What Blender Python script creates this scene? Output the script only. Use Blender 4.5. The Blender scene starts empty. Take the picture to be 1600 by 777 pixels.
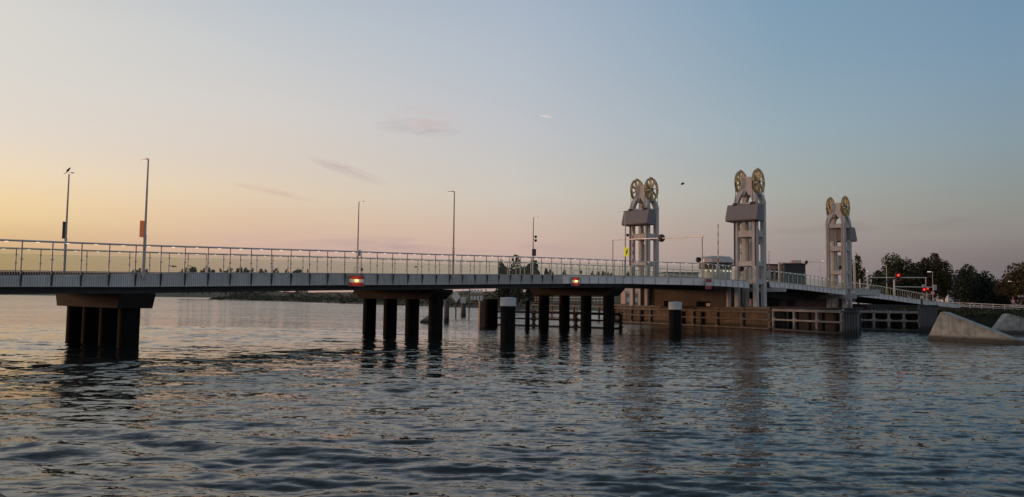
import bpy, math, random
import numpy as np
from mathutils import Vector, Matrix
random.seed(7); rng = np.random.default_rng(7)
S = bpy.context.scene
COL = S.collection
R = math.radians

# ------------------------------------------------------------------ camera
F, PIT, ROLL, EYE = 1200.0, math.atan(80/1200.0), 0.013, 3.25
cam = bpy.data.cameras.new('camera'); co = bpy.data.objects.new('camera', cam); COL.objects.link(co)
RM = Matrix.Rotation(math.pi/2+PIT, 3, 'X') @ Matrix.Rotation(ROLL, 3, 'Z')
co.matrix_world = Matrix.Translation((0, 0, EYE)) @ RM.to_4x4()
cam.sensor_width = 36; cam.lens = 36*F/1600; cam.clip_start = 0.1; cam.clip_end = 6000
S.camera = co
S.render.resolution_x, S.render.resolution_y = 1024, 497

# ------------------------------------------------------------------ view, sky, sun
S.view_settings.view_transform = 'Standard'; S.view_settings.look = 'None'
S.view_settings.exposure = 0.0; S.view_settings.gamma = 1; S.view_settings.use_curve_mapping = False
W = bpy.data.worlds.new('World'); S.world = W; W.use_nodes = True
nt = W.node_tree; nt.nodes.clear(); N = nt.nodes; L = nt.links
def lin(c): return tuple((v/255/12.92 if v/255 <= .04045 else ((v/255+.055)/1.055)**2.4) for v in c)+(1,)
def nmath(op, a, b=None, c=None, clamp=False):
    n = N.new('ShaderNodeMath'); n.operation = op; n.use_clamp = clamp
    for i, v in enumerate((a, b, c)):
        if v is None: continue
        if isinstance(v, (int, float)): n.inputs[i].default_value = v
        else: L.new(v, n.inputs[i])
    return n.outputs[0]
def nmix(f, a, b, mode='MIX'):
    n = N.new('ShaderNodeMix'); n.data_type = 'RGBA'; n.blend_type = mode
    for s, v in ((n.inputs[0], f), (n.inputs[6], a), (n.inputs[7], b)):
        if isinstance(v, (int, float, tuple)): s.default_value = v
        else: L.new(v, s)
    return n.outputs[2]
tc = N.new('ShaderNodeTexCoord'); sp = N.new('ShaderNodeSeparateXYZ'); L.new(tc.outputs['Generated'], sp.inputs[0])
X, Y, Z = sp.outputs
AZ = nmath('MULTIPLY', nmath('ARCTAN2', X, Y), 180/math.pi)
EL = nmath('MULTIPLY', nmath('ARCSINE', Z), 180/math.pi)
ELF = nmath('DIVIDE', EL, 90, clamp=True)
HI = [(40, (114, 132, 148)), (90, (90, 107, 126))]
SKY = [
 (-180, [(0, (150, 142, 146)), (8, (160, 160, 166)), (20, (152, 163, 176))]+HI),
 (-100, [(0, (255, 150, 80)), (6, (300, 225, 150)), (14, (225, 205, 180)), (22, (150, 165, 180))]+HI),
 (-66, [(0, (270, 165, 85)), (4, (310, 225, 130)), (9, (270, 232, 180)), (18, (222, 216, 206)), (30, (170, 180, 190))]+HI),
 (-33.7, [(0, (205, 150, 115)), (2.2, (212, 170, 130)), (3.6, (223, 188, 142)), (4.7, (236, 206, 156)), (5.9, (242, 213, 168)), (7.8, (238, 218, 190)), (10.1, (228, 216, 203)), (13.9, (219, 215, 208)), (17.6, (216, 213, 208)), (28, (160, 172, 185))]+HI),
 (-18.4, [(0, (188, 150, 138)), (2.0, (198, 160, 148)), (3.4, (210, 176, 160)), (5.4, (222, 193, 166)), (7.2, (226, 206, 180)), (9.2, (220, 206, 192)), (12.9, (214, 208, 203)), (17, (201, 203, 205)), (20, (190, 197, 204)), (30, (140, 158, 178))]+HI),
 (0, [(0, (172, 148, 144)), (2.0, (190, 163, 157)), (4.1, (205, 178, 164)), (5.6, (208, 187, 172)), (8, (205, 198, 188)), (12.6, (194, 195, 199)), (17, (182, 190, 200)), (21.3, (171, 183, 199)), (30, (126, 146, 166))]+HI),
 (19.7, [(0, (135, 124, 126)), (2.2, (148, 136, 135)), (3.8, (157, 145, 141)), (5.6, (165, 156, 149)), (7.8, (166, 169, 163)), (12.2, (152, 171, 181)), (16.6, (138, 163, 181)), (20.4, (128, 158, 181)), (30, (108, 136, 160))]+HI),
 (33.3, [(0, (108, 100, 105)), (2.9, (124, 115, 116)), (4.6, (142, 136, 132)), (6.6, (143, 146, 141)), (10.4, (136, 154, 163)), (14.2, (127, 152, 172)), (17.8, (119, 149, 174)), (30, (102, 130, 156))]+HI),
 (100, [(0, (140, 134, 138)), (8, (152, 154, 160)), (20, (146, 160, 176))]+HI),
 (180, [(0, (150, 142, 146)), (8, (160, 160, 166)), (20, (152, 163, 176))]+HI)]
cur = None
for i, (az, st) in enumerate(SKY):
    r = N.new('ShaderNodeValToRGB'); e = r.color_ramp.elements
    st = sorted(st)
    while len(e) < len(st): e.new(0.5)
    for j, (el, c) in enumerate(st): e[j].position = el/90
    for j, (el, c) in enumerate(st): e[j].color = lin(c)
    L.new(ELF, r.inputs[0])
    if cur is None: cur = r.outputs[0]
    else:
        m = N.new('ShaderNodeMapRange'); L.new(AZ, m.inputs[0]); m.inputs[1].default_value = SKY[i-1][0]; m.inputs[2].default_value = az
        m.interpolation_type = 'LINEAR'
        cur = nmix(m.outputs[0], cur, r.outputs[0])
# thin clouds: stretched wisps in the sky dome, each in its own patch of sky
def wisp(azc, elc, wa, we, tilt, col, strength, scale, thr, col_in):
    a = nmath('SUBTRACT', AZ, azc); e = nmath('SUBTRACT', EL, elc)
    ct, s_ = math.cos(tilt), math.sin(tilt)
    u = nmath('ADD', nmath('MULTIPLY', a, ct), nmath('MULTIPLY', e, s_))
    v = nmath('SUBTRACT', nmath('MULTIPLY', e, ct), nmath('MULTIPLY', a, s_))
    cx = N.new('ShaderNodeCombineXYZ'); L.new(nmath('MULTIPLY', u, .35), cx.inputs[0]); L.new(nmath('MULTIPLY', v, 2.2), cx.inputs[1]); cx.inputs[2].default_value = azc*3.1
    nz = N.new('ShaderNodeTexNoise'); nz.inputs['Scale'].default_value = scale; nz.inputs['Detail'].default_value = 5; nz.inputs['Roughness'].default_value = .6; nz.inputs['Distortion'].default_value = .6
    L.new(cx.outputs[0], nz.inputs['Vector'])
    d = nmath('ADD', nmath('POWER', nmath('ABSOLUTE', nmath('DIVIDE', u, wa)), 2), nmath('POWER', nmath('ABSOLUTE', nmath('DIVIDE', v, we)), 2))
    g = nmath('SUBTRACT', 1, d, clamp=True)
    k = nmath('MULTIPLY', nmath('MULTIPLY', nmath('SUBTRACT', nz.outputs[0], thr, clamp=True), strength), g, clamp=True)
    return nmix(k, col_in, lin(col))
cur = wisp(-7.2, 12.6, 3.6, .75, -.02, (180, 172, 178), 2.6, 1.0, .36, cur)
cur = wisp(-6.6, 13.2, 3.4, 1.2, -.05, (206, 186, 184), 3.0, .8, .38, cur)
cur = wisp(-12.2, 9.2, 3.2, .45, -.28, (192, 172, 172), 3.0, 1.0, .36, cur)
cur = wisp(-17.3, 7.4, 3.4, .32, -.16, (208, 182, 168), 2.2, 1.0, .38, cur)
cur = wisp(-7, 3.9, 15, .75, .0, (180, 156, 158), 2.6, .4, .42, cur)
cur = wisp(26, 5.3, 11, .5, .01, (130, 120, 122), 1.8, .5, .42, cur)
cur = wisp(2.45, 13.6, .62, .10, -.18, (218, 206, 206), 3.0, 3.0, .2, cur)
nish = N.new('ShaderNodeTexSky'); nish.sky_type = 'NISHITA'; nish.sun_disc = False
nish.sun_elevation = R(3); nish.sun_rotation = R(-78); nish.air_density = 1.4; nish.dust_density = 2
nw = nmix(1.0, nish.outputs[0], (.12, .12, .12, 1), 'MULTIPLY')
cur = nmix(.015, cur, nw)
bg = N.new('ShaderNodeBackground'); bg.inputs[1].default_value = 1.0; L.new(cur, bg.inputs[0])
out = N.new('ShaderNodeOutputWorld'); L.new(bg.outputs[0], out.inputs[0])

sun = bpy.data.lights.new('sun', 'SUN'); sun.energy = 1.0; sun.angle = R(6); sun.color = (1, .58, .38)
so = bpy.data.objects.new('sun', sun); COL.objects.link(so)
sd = Vector((math.sin(R(-78))*math.cos(R(3)), math.cos(R(-78))*math.cos(R(3)), math.sin(R(3))))
so.rotation_euler = sd.to_track_quat('Z', 'Y').to_euler()

# ------------------------------------------------------------------ measuring helpers
def ray(x, y):
    v = RM @ Vector((x-800, 388.5-y, -F)); return v/v.y
def spot(x, y, D): r = ray(x, y); return Vector((r.x*D, D, EYE+r.z*D))
def wat(x, y, z=0.0): r = ray(x, y); return spot(x, y, (z-EYE)/r.z)
TH = R(43.0536); DA = Vector((math.sin(TH), math.cos(TH), 0)); NA = Vector((-DA.y, DA.x, 0))
P0 = Vector((-26.848, 42.012, 0)); UP = Vector((0, 0, 1))
def B(t, o, z): return P0+DA*t+NA*o+UP*z

# ------------------------------------------------------------------ mesh builder
class MB:
    def __init__(s): s.v = []; s.f = []
    def add(s, vs, fs):
        b = len(s.v); s.v += [tuple(v) for v in vs]; s.f += [tuple(b+i for i in f) for f in fs]; return s
    def obox(s, c, ax, ay, az):
        c, ax, ay, az = Vector(c), Vector(ax), Vector(ay), Vector(az)
        vs = [c+sx*ax+sy*ay+sz*az for sz in (-1, 1) for sy in (-1, 1) for sx in (-1, 1)]
        fl = ax.cross(ay).dot(az) < 0
        fs = [(0, 2, 3, 1), (4, 5, 7, 6), (0, 1, 5, 4), (2, 6, 7, 3), (0, 4, 6, 2), (1, 3, 7, 5)]
        return s.add(vs, [f[::-1] for f in fs] if fl else fs)
    def bbox(s, t0, t1, o0, o1, z0, z1):
        return s.obox(B((t0+t1)/2, (o0+o1)/2, (z0+z1)/2), DA*(t1-t0)/2, NA*(o1-o0)/2, UP*(z1-z0)/2)
    def box(s, x0, x1, y0, y1, z0, z1):
        return s.obox(((x0+x1)/2, (y0+y1)/2, (z0+z1)/2), ((x1-x0)/2, 0, 0), (0, (y1-y0)/2, 0), (0, 0, (z1-z0)/2))
    def bar(s, a, b, w, h=None, up=UP):
        a, b = Vector(a), Vector(b); d = b-a; h = h or w
        sd = d.cross(up)
        if sd.length < 1e-6: sd = Vector((1, 0, 0))
        sd.normalize(); u = sd.cross(d).normalized()
        return s.obox((a+b)/2, sd*w/2, d/2, u*h/2)
    def tube(s, a, b, r0, r1=None, n=10, caps=True):
        a, b = Vector(a), Vector(b); r1 = r0 if r1 is None else r1; d = (b-a).normalized()
        q = Vector((1, 0, 0)) if abs(d.x) < .8 else Vector((0, 1, 0))
        u = d.cross(q).normalized(); w = d.cross(u)
        vs = []
        for p, r in ((a, r0), (b, r1)):
            for i in range(n):
                t = 2*math.pi*i/n; vs.append(p+u*math.cos(t)*r+w*math.sin(t)*r)
        fs = [(i, (i+1) % n, n+(i+1) % n, n+i) for i in range(n)]
        if caps: fs += [tuple(range(n))[::-1], tuple(range(n, 2*n))]
        return s.add(vs, fs)
    def lathe(s, c, prof, n=24, axis=None):
        c = Vector(c); a = Vector(axis or UP).normalized()
        q = Vector((1, 0, 0)) if abs(a.x) < .8 else Vector((0, 1, 0))
        u = a.cross(q).normalized(); w = a.cross(u); vs = []; fs = []
        for r, h in prof:
            for i in range(n):
                t = 2*math.pi*i/n; vs.append(c+a*h+u*math.cos(t)*r+w*math.sin(t)*r)
        for k in range(len(prof)-1):
            for i in range(n): fs.append((k*n+i, k*n+(i+1) % n, (k+1)*n+(i+1) % n, (k+1)*n+i))
        return s.add(vs, fs)
    def prism(s, pts, ext):
        """closed polygon pts (3-D, planar) extruded by ext"""
        pts = [Vector(p) for p in pts]; e = Vector(ext); n = len(pts)
        vs = pts+[p+e for p in pts]
        fs = [tuple(range(n))[::-1], tuple(range(n, 2*n))]+[(i, (i+1) % n, n+(i+1) % n, n+i) for i in range(n)]
        return s.add(vs, fs)
    def loft(s, secs, close=True, caps=True):
        n = len(secs[0]); vs = [p for q in secs for p in q]; fs = []
        for k in range(len(secs)-1):
            for i in range(n if close else n-1): fs.append((k*n+i, k*n+(i+1) % n, (k+1)*n+(i+1) % n, (k+1)*n+i))
        if caps and close: fs += [tuple(range(n))[::-1], tuple((len(secs)-1)*n+i for i in range(n))]
        return s.add(vs, fs)
    def build(s, name, m, parent=None, kind=None, smooth=False, bevel=0, recalc=False):
        me = bpy.data.meshes.new(name); me.from_pydata(s.v, [], s.f)
        if recalc:
            import bmesh
            bm = bmesh.new(); bm.from_mesh(me); bmesh.ops.recalc_face_normals(bm, faces=bm.faces); bm.to_mesh(me); bm.free()
        me.materials.append(m)
        if smooth:
            me.shade_smooth()
            try: me.set_sharp_from_angle(angle=R(40))
            except Exception: pass
        o = bpy.data.objects.new(name, me); COL.objects.link(o)
        if parent:
            o.parent = parent
            if parent.type == 'EMPTY' or True: o.matrix_parent_inverse = parent.matrix_world.inverted() if False else Matrix.Translation(-wloc(parent))
        if kind: o['kind'] = kind
        if bevel:
            b = o.modifiers.new('bevel', 'BEVEL'); b.width = bevel; b.segments = 2; b.limit_method = 'ANGLE'
        return o
def wloc(o):
    # every empty and mesh here is only translated; children meshes are written in world coordinates
    return Vector(o.get('_w', (0, 0, 0)))
def thing(name, label, cat, loc=(0, 0, 0), group=None):
    o = bpy.data.objects.new(name, None); COL.objects.link(o); o.location = loc; o.empty_display_size = .2
    o['label'] = label; o['category'] = cat
    if group: o['group'] = group
    ORIG[o.name] = Vector(loc)
    return o
ORIG = {}
def wloc(o): return ORIG.get(o.name, Vector((0, 0, 0)))
def tag(o, label, cat, group=None):
    o['label'] = label; o['category'] = cat
    if group: o['group'] = group
    return o
def copy_tree(o, loc=None, parent=None, label=None):
    c = o.copy(); COL.objects.link(c)
    if parent: c.parent = parent
    if loc is not None: c.location = loc
    if label: c['label'] = label
    for ch in o.children: copy_tree(ch, parent=c)
    return c

# ------------------------------------------------------------------ materials
def mat(name, base, rough=.6, metal=0, var=.15, scale=2.0, streak=0, streakcol=(.03, .02, .015), bump=0, bscale=12, spec=.5, low=None):
    m = bpy.data.materials.new(name); m.use_nodes = True; t = m.node_tree; n = t.nodes; l = t.links
    p = n['Principled BSDF']; p.inputs['Roughness'].default_value = rough; p.inputs['Metallic'].default_value = metal
    p.inputs['Specular IOR Level'].default_value = spec
    c = n.new('ShaderNodeTexCoord')
    z = n.new('ShaderNodeTexNoise'); z.inputs['Scale'].default_value = scale; z.inputs['Detail'].default_value = 6; z.inputs['Roughness'].default_value = .62
    l.new(c.outputs['Object'], z.inputs['Vector'])
    r = n.new('ShaderNodeValToRGB'); l.new(z.outputs[0], r.inputs[0])
    r.color_ramp.elements[0].position = .3; r.color_ramp.elements[1].position = .7
    r.color_ramp.elements[0].color = tuple(v*(1-var) for v in base)+(1,); r.color_ramp.elements[1].color = tuple(min(1, v*(1+var)) for v in base)+(1,)
    col = r.outputs[0]
    if streak:
        mp = n.new('ShaderNodeMapping'); mp.inputs['Scale'].default_value = (2.2, 2.2, .12); l.new(c.outputs['Object'], mp.inputs['Vector'])
        z2 = n.new('ShaderNodeTexNoise'); z2.inputs['Scale'].default_value = 2.0; z2.inputs['Detail'].default_value = 5; l.new(mp.outputs[0], z2.inputs['Vector'])
        r2 = n.new('ShaderNodeMapRange'); l.new(z2.outputs[0], r2.inputs[0]); r2.inputs[1].default_value = .45; r2.inputs[2].default_value = .75; r2.inputs[4].default_value = streak
        mx = n.new('ShaderNodeMix'); mx.data_type = 'RGBA'; l.new(r2.outputs[0], mx.inputs[0]); l.new(col, mx.inputs[6]); mx.inputs[7].default_value = streakcol+(1,)
        col = mx.outputs[2]
    if low:   # algae / wet band at the waterline: (height, colour)
        g = n.new('ShaderNodeNewGeometry'); s_ = n.new('ShaderNodeSeparateXYZ'); l.new(g.outputs['Position'], s_.inputs[0])
        a = n.new('ShaderNodeMath'); a.operation = 'MULTIPLY_ADD'; l.new(z.outputs[0], a.inputs[0]); a.inputs[1].default_value = -.6; l.new(s_.outputs[2], a.inputs[2])
        r3 = n.new('ShaderNodeMapRange'); l.new(a.outputs[0], r3.inputs[0]); r3.inputs[1].default_value = low[0]-.3; r3.inputs[2].default_value = low[0]; r3.inputs[3].default_value = .9; r3.inputs[4].default_value = 0
        mx = n.new('ShaderNodeMix'); mx.data_type = 'RGBA'; l.new(r3.outputs[0], mx.inputs[0]); l.new(col, mx.inputs[6]); mx.inputs[7].default_value = low[1]+(1,)
        col = mx.outputs[2]
    oi = n.new('ShaderNodeObjectInfo'); mr = n.new('ShaderNodeMapRange'); l.new(oi.outputs['Random'], mr.inputs[0]); mr.inputs[3].default_value = .90; mr.inputs[4].default_value = 1.06
    hs = n.new('ShaderNodeHueSaturation'); l.new(mr.outputs[0], hs.inputs['Value']); l.new(col, hs.inputs['Color']); col = hs.outputs[0]
    l.new(col, p.inputs['Base Color'])
    if bump:
        z3 = n.new('ShaderNodeTexNoise'); z3.inputs['Scale'].default_value = bscale; z3.inputs['Detail'].default_value = 4; l.new(c.outputs['Object'], z3.inputs['Vector'])
        b = n.new('ShaderNodeBump'); b.inputs['Strength'].default_value = bump; b.inputs['Distance'].default_value = .05; l.new(z3.outputs[0], b.inputs['Height']); l.new(b.outputs[0], p.inputs['Normal'])
    return m
def emit(name, col, st):
    m = bpy.data.materials.new(name); m.use_nodes = True; n = m.node_tree.nodes; p = n['Principled BSDF']
    p.inputs['Base Color'].default_value = tuple(col)+(1,); p.inputs['Emission Color'].default_value = tuple(col)+(1,); p.inputs['Emission Strength'].default_value = st
    return m
def glassmat(name, tint, refl=.08):
    m = bpy.data.materials.new(name); m.use_nodes = True; t = m.node_tree; t.nodes.clear(); n = t.nodes; l = t.links
    tr = n.new('ShaderNodeBsdfTransparent'); tr.inputs[0].default_value = tint+(1,)
    gl = n.new('ShaderNodeBsdfGlossy'); gl.inputs['Roughness'].default_value = .05; gl.inputs[0].default_value = (.8, .9, .85, 1)
    lw = n.new('ShaderNodeLayerWeight'); lw.inputs[0].default_value = .25
    mu = n.new('ShaderNodeMath'); mu.operation = 'MULTIPLY_ADD'; l.new(lw.outputs['Fresnel'], mu.inputs[0]); mu.inputs[1].default_value = .5; mu.inputs[2].default_value = refl*.3
    mx = n.new('ShaderNodeMixShader'); l.new(mu.outputs[0], mx.inputs[0]); l.new(tr.outputs[0], mx.inputs[1]); l.new(gl.outputs[0], mx.inputs[2])
    o = n.new('ShaderNodeOutputMaterial'); l.new(mx.outputs[0], o.inputs[0]); return m
M = dict(
 steel=mat('grey painted steel', (.46, .48, .49), .45, var=.08, scale=.8, streak=.12),
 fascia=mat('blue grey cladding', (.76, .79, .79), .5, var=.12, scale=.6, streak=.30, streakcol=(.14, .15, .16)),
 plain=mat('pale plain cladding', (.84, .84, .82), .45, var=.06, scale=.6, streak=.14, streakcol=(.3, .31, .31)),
 bracket=mat('dark bracket steel', (.05, .055, .06), .5),
 rail=mat('brushed rail steel', (.78, .72, .68), .4, metal=.1, var=.1),
 post=mat('rail post steel', (.50, .46, .43), .45, metal=.15, var=.1),
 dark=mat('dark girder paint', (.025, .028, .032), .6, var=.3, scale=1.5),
 asphalt=mat('asphalt', (.05, .05, .052), .9, var=.2, bump=.2),
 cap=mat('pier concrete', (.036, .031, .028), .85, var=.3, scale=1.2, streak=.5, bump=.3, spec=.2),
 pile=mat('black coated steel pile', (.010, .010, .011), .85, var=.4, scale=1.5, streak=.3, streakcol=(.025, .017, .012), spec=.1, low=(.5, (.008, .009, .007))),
 tower=mat('light grey tower paint', (.53, .505, .485), .5, var=.09, scale=.7, streak=.30, streakcol=(.22, .20, .19)),
 towin=mat('tower inner steel', (.20, .20, .21), .6, var=.1),
 weight=mat('counterweight cladding', (.235, .215, .225), .55, var=.06, streak=.12, streakcol=(.2, .18, .2)),
 gold=mat('gilded metal', (1.0, .74, .42), .36, metal=.45, var=.12, scale=3),
 rim=mat('sheave rim steel', (.46, .38, .22), .42, metal=.3),
 cable=mat('greased cable', (.03, .03, .032), .5),
 brown=mat('stained brown concrete', (.165, .125, .088), .85, var=.5, scale=.5, streak=.8, streakcol=(.035, .024, .016), bump=.4, low=(.45, (.03, .032, .02))),
 pierwall=mat('brown pier concrete', (.145, .11, .08), .9, var=.35, scale=.35, streak=.35, streakcol=(.05, .035, .025), bump=.3),
 waler=mat('weathered timber beam', (.16, .14, .12), .8, var=.35, scale=1.5, streak=.3, bump=.3),
 walerg=mat('grey fender beam', (.26, .255, .25), .7, var=.25, scale=1.2, low=(.3, (.05, .05, .045))),
 darkc=mat('dark wet concrete', (.032, .032, .035), .85, var=.35, scale=1, streak=.4, low=(.4, (.02, .022, .018))),
 sheet=mat('sheet pile steel', (.11, .11, .12), .7, var=.25, scale=1.2, streak=.6, streakcol=(.05, .035, .025), low=(.5, (.02, .022, .018))),
 wedge=mat('pale old concrete', (.37, .38, .35), .9, var=.38, scale=1.8, streak=.5, streakcol=(.14, .14, .12), bump=.25, bscale=6, low=(.3, (.035, .035, .03))),
 white=mat('white paint', (.58, .60, .62), .5, var=.06, streak=.12, streakcol=(.4, .38, .34)),
 offwhite=mat('off white render', (.50, .47, .44), .7, var=.1, streak=.15, streakcol=(.3, .27, .24)),
 pinkwall=mat('pale brick', (.45, .33, .27), .8, var=.15, scale=3),
 darkroof=mat('dark roof', (.05, .05, .055), .7), window=mat('dark window glass', (.03, .035, .04), .12, var=.1),
 tealglass=mat('teal curtain glass', (.10, .19, .21), .15, var=.15),
 red=mat('red sign face', (.50, .04, .03), .5, var=.08), signwhite=mat('white sign face', (.75, .74, .72), .5, var=.05),
 yellow=emit('yellow sign face with added glow', (.80, .66, .03), .45), orange=mat('orange banner cloth', (.75, .22, .05), .7, var=.1, scale=6),  # yellow board: weak emission added so its face reads bright
 blue=mat('blue sign face', (.03, .07, .25), .5), black=mat('black housing', (.012, .012, .014), .5), brownboard=mat('brown board', (.12, .07, .06), .6),
 grass=mat('rough grass', (.022, .024, .012), .95, var=.45, scale=.25, bump=.6, bscale=1.5, spec=.08),
 fargrass=mat('far meadow', (.085, .080, .045), .95, var=.5, scale=.06),
 stone=mat('quay stone', (.10, .085, .07), .9, var=.3, scale=3, bump=.6),
 bark=mat('bark', (.06, .045, .035), .9),
 wood=mat('pale mooring timber', (.30, .21, .15), .8, var=.2, streak=.3),
 led=emit('rail light', (1, .86, .68), 1.0), lamp=emit('street lamp glow', (1, .88, .78), .7), redlight=emit('red signal light', (1, .035, .02), 1.4),
 amber=emit('amber signal light', (1, .60, .20), 3.5), warm=emit('warm lamp', (1, .78, .45), 3.0),
 glass=glassmat('railing glass', (.80, .88, .82)),
 cabin=mat('pale cabin panel', (.52, .53, .50), .5, var=.08), roofm=mat('cabin roof metal', (.52, .47, .44), .4, metal=.4, var=.1))
# banner cloth lets the evening sky shine through
_t = M['orange'].node_tree; _tr = _t.nodes.new('ShaderNodeBsdfTranslucent'); _tr.inputs[0].default_value = (1, .55, .22, 1)
_mx = _t.nodes.new('ShaderNodeMixShader'); _mx.inputs[0].default_value = .65
_t.links.new(_t.nodes['Principled BSDF'].outputs[0], _mx.inputs[1]); _t.links.new(_tr.outputs[0], _mx.inputs[2]); _t.links.new(_mx.outputs[0], _t.nodes['Material Output'].inputs[0])
def leafmat(name, a, b):
    m = bpy.data.materials.new(name); m.use_nodes = True; t = m.node_tree; n = t.nodes; l = t.links; p = n['Principled BSDF']
    p.inputs['Roughness'].default_value = .8; p.inputs['Specular IOR Level'].default_value = .2
    c = n.new('ShaderNodeTexCoord'); z = n.new('ShaderNodeTexNoise'); z.inputs['Scale'].default_value = .55; z.inputs['Detail'].default_value = 4; l.new(c.outputs['Object'], z.inputs[0])
    r = n.new('ShaderNodeValToRGB'); l.new(z.outputs[0], r.inputs[0]); r.color_ramp.elements[0].position = .35; r.color_ramp.elements[1].position = .65
    r.color_ramp.elements[0].color = a+(1,); r.color_ramp.elements[1].color = b+(1,); l.new(r.outputs[0], p.inputs['Base Color']); return m
M['leaf'] = leafmat('summer leaves', (.035, .045, .018), (.085, .085, .035))
M['leafo'] = leafmat('browning leaves', (.05, .045, .02), (.12, .085, .04))
M['leafb'] = leafmat('blue green needles', (.03, .042, .030), (.06, .075, .05))
M['leaff'] = leafmat('hazed far leaves', (.07, .075, .05), (.10, .10, .07))  # distance haze is mixed into these paler, greyer leaf colours

# ------------------------------------------------------------------ water
def make_water():
    ys = [5.0]
    while ys[-1] < 2600: ys.append(ys[-1]*(1.0055 if ys[-1] < 80 else 1.03))
    ys = np.array(ys); us = np.linspace(-1.4, 1.4, 900)
    Yg, Ug = np.meshgrid(ys, us, indexing='ij'); Xg = Ug*(Yg+3)
    ZL = np.zeros_like(Xg); Z = np.zeros_like(Xg); spx = (Yg+3)*(us[1]-us[0]); spy = np.gradient(Yg, axis=0)
    r = np.random.default_rng(11)
    for i in range(150):
        lam = .30*math.exp(r.random()**1.1*math.log(5.0/.30)); k = 2*math.pi/lam
        th = R(-97)+r.normal()*R(18 if lam > 1.2 else 21)              # travelling towards the camera, crests mostly left-right
        a = .0037*lam**.85*r.uniform(.5, 1.15)
        kx, ky = k*math.cos(th), k*math.sin(th); ph = r.random()*6.28
        fade = np.clip(2.2-np.maximum(np.abs(kx)*spx, np.abs(ky)*spy)/1.5, 0, 1)
        w = np.sin(kx*Xg+ky*Yg+ph)
        (ZL if lam > .9 else Z)[...] += a*fade*(w+.25*np.cos(2*(kx*Xg+ky*Yg+ph)))
    # a slow group envelope so that calm and lively patches alternate
    env = .62+.38*np.sin(Xg*.21+Yg*.13+1)*np.sin(Yg*.33-Xg*.06+2)
    ZL *= env
    # low swell rolls in at the left and near the quay; the open right side only has small ripples
    def ss(a, b, x): t = np.clip((x-a)/(b-a), 0, 1); return t*t*(3-2*t)
    ZL *= 1.1-.82*ss(-14, 6, Xg)*ss(11, 21, Yg)-.2*ss(35, 60, Yg)
    Z = ZL*1.05+Z*(.6+.4*ss(-14, 4, Xg))
    v = np.stack([Xg, Yg, Z], -1).reshape(-1, 3); ny, nx = Xg.shape
    idx = np.arange(ny*nx).reshape(ny, nx); q = np.stack([idx[:-1, :-1], idx[:-1, 1:], idx[1:, 1:], idx[1:, :-1]], -1).reshape(-1, 4)
    me = bpy.data.meshes.new('water'); me.vertices.add(len(v)); me.vertices.foreach_set('co', v.ravel())
    me.loops.add(q.size); me.loops.foreach_set('vertex_index', q.ravel()); me.polygons.add(len(q))
    me.polygons.foreach_set('loop_start', np.arange(0, q.size, 4)); me.polygons.foreach_set('loop_total', np.full(len(q), 4))
    me.update(calc_edges=True); me.shade_smooth()
    m = bpy.data.materials.new('river water'); m.use_nodes = True; t = m.node_tree; n = t.nodes; l = t.links; p = n['Principled BSDF']
    p.inputs['Base Color'].default_value = (.012, .017, .017, 1); p.inputs['IOR'].default_value = 1.33; p.inputs['Roughness'].default_value = .05
    g = n.new('ShaderNodeNewGeometry')
    def nz(sc, sx, sy, det, rot=.12):
        mp = n.new('ShaderNodeMapping'); mp.inputs['Scale'].default_value = (sx, sy, 1); mp.inputs['Rotation'].default_value = (0, 0, rot); l.new(g.outputs['Position'], mp.inputs[0])
        z = n.new('ShaderNodeTexNoise'); z.inputs['Scale'].default_value = sc; z.inputs['Detail'].default_value = det; z.inputs['Roughness'].default_value = .55; l.new(mp.outputs[0], z.inputs[0]); return z.outputs[0]
    def bump(h, dist, st, nin=None):
        b = n.new('ShaderNodeBump'); b.inputs['Distance'].default_value = dist
        if isinstance(st, float): b.inputs['Strength'].default_value = st
        else: l.new(st, b.inputs['Strength'])
        l.new(h, b.inputs['Height'])
        if nin: l.new(nin, b.inputs['Normal'])
        return b.outputs[0]
    # breeze patches: ripples are strong in some places and weak in others
    pz = nz(.07, .5, 1.0, 3); pr = n.new('ShaderNodeMapRange'); l.new(pz, pr.inputs[0]); pr.inputs[1].default_value = .35; pr.inputs[2].default_value = .65; pr.inputs[3].default_value = .4; pr.inputs[4].default_value = 1.1
    b0 = bump(nz(.32, .45, 1.0, 3), .4, .5)
    b0 = bump(nz(1.1, .5, 1.0, 3, .05), .12, .6, b0)
    # short wind ripples as slope noise, so they keep their strength far away
    def slope(sc, sx, k, rot, det):
        mp = n.new('ShaderNodeMapping'); mp.inputs['Scale'].default_value = (sx, 1, 1); mp.inputs['Rotation'].default_value = (0, 0, rot); l.new(g.outputs['Position'], mp.inputs[0])
        z = n.new('ShaderNodeTexNoise'); z.inputs['Scale'].default_value = sc; z.inputs['Detail'].default_value = det; l.new(mp.outputs[0], z.inputs[0])
        v = n.new('ShaderNodeVectorMath'); v.operation = 'SUBTRACT'; l.new(z.outputs['Color'], v.inputs[0]); v.inputs[1].default_value = (.5, .5, .5)
        w = n.new('ShaderNodeVectorMath'); w.operation = 'MULTIPLY'; l.new(v.outputs[0], w.inputs[0]); w.inputs[1].default_value = (k*.6, k, 0)
        return w.outputs[0]
    s1, s2, s3 = slope(.9, .45, .17, .08, 2), slope(3.2, .55, .48, -.1, 3), slope(9.0, .6, .46, .1, 2)
    ad = n.new('ShaderNodeVectorMath'); ad.operation = 'ADD'; l.new(s2, ad.inputs[0]); l.new(s3, ad.inputs[1])
    sc_ = n.new('ShaderNodeVectorMath'); sc_.operation = 'SCALE'; l.new(ad.outputs[0], sc_.inputs[0]); l.new(pr.outputs[0], sc_.inputs['Scale'])
    a2 = n.new('ShaderNodeVectorMath'); a2.operation = 'ADD'; l.new(sc_.outputs[0], a2.inputs[0]); l.new(s1, a2.inputs[1])
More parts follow.
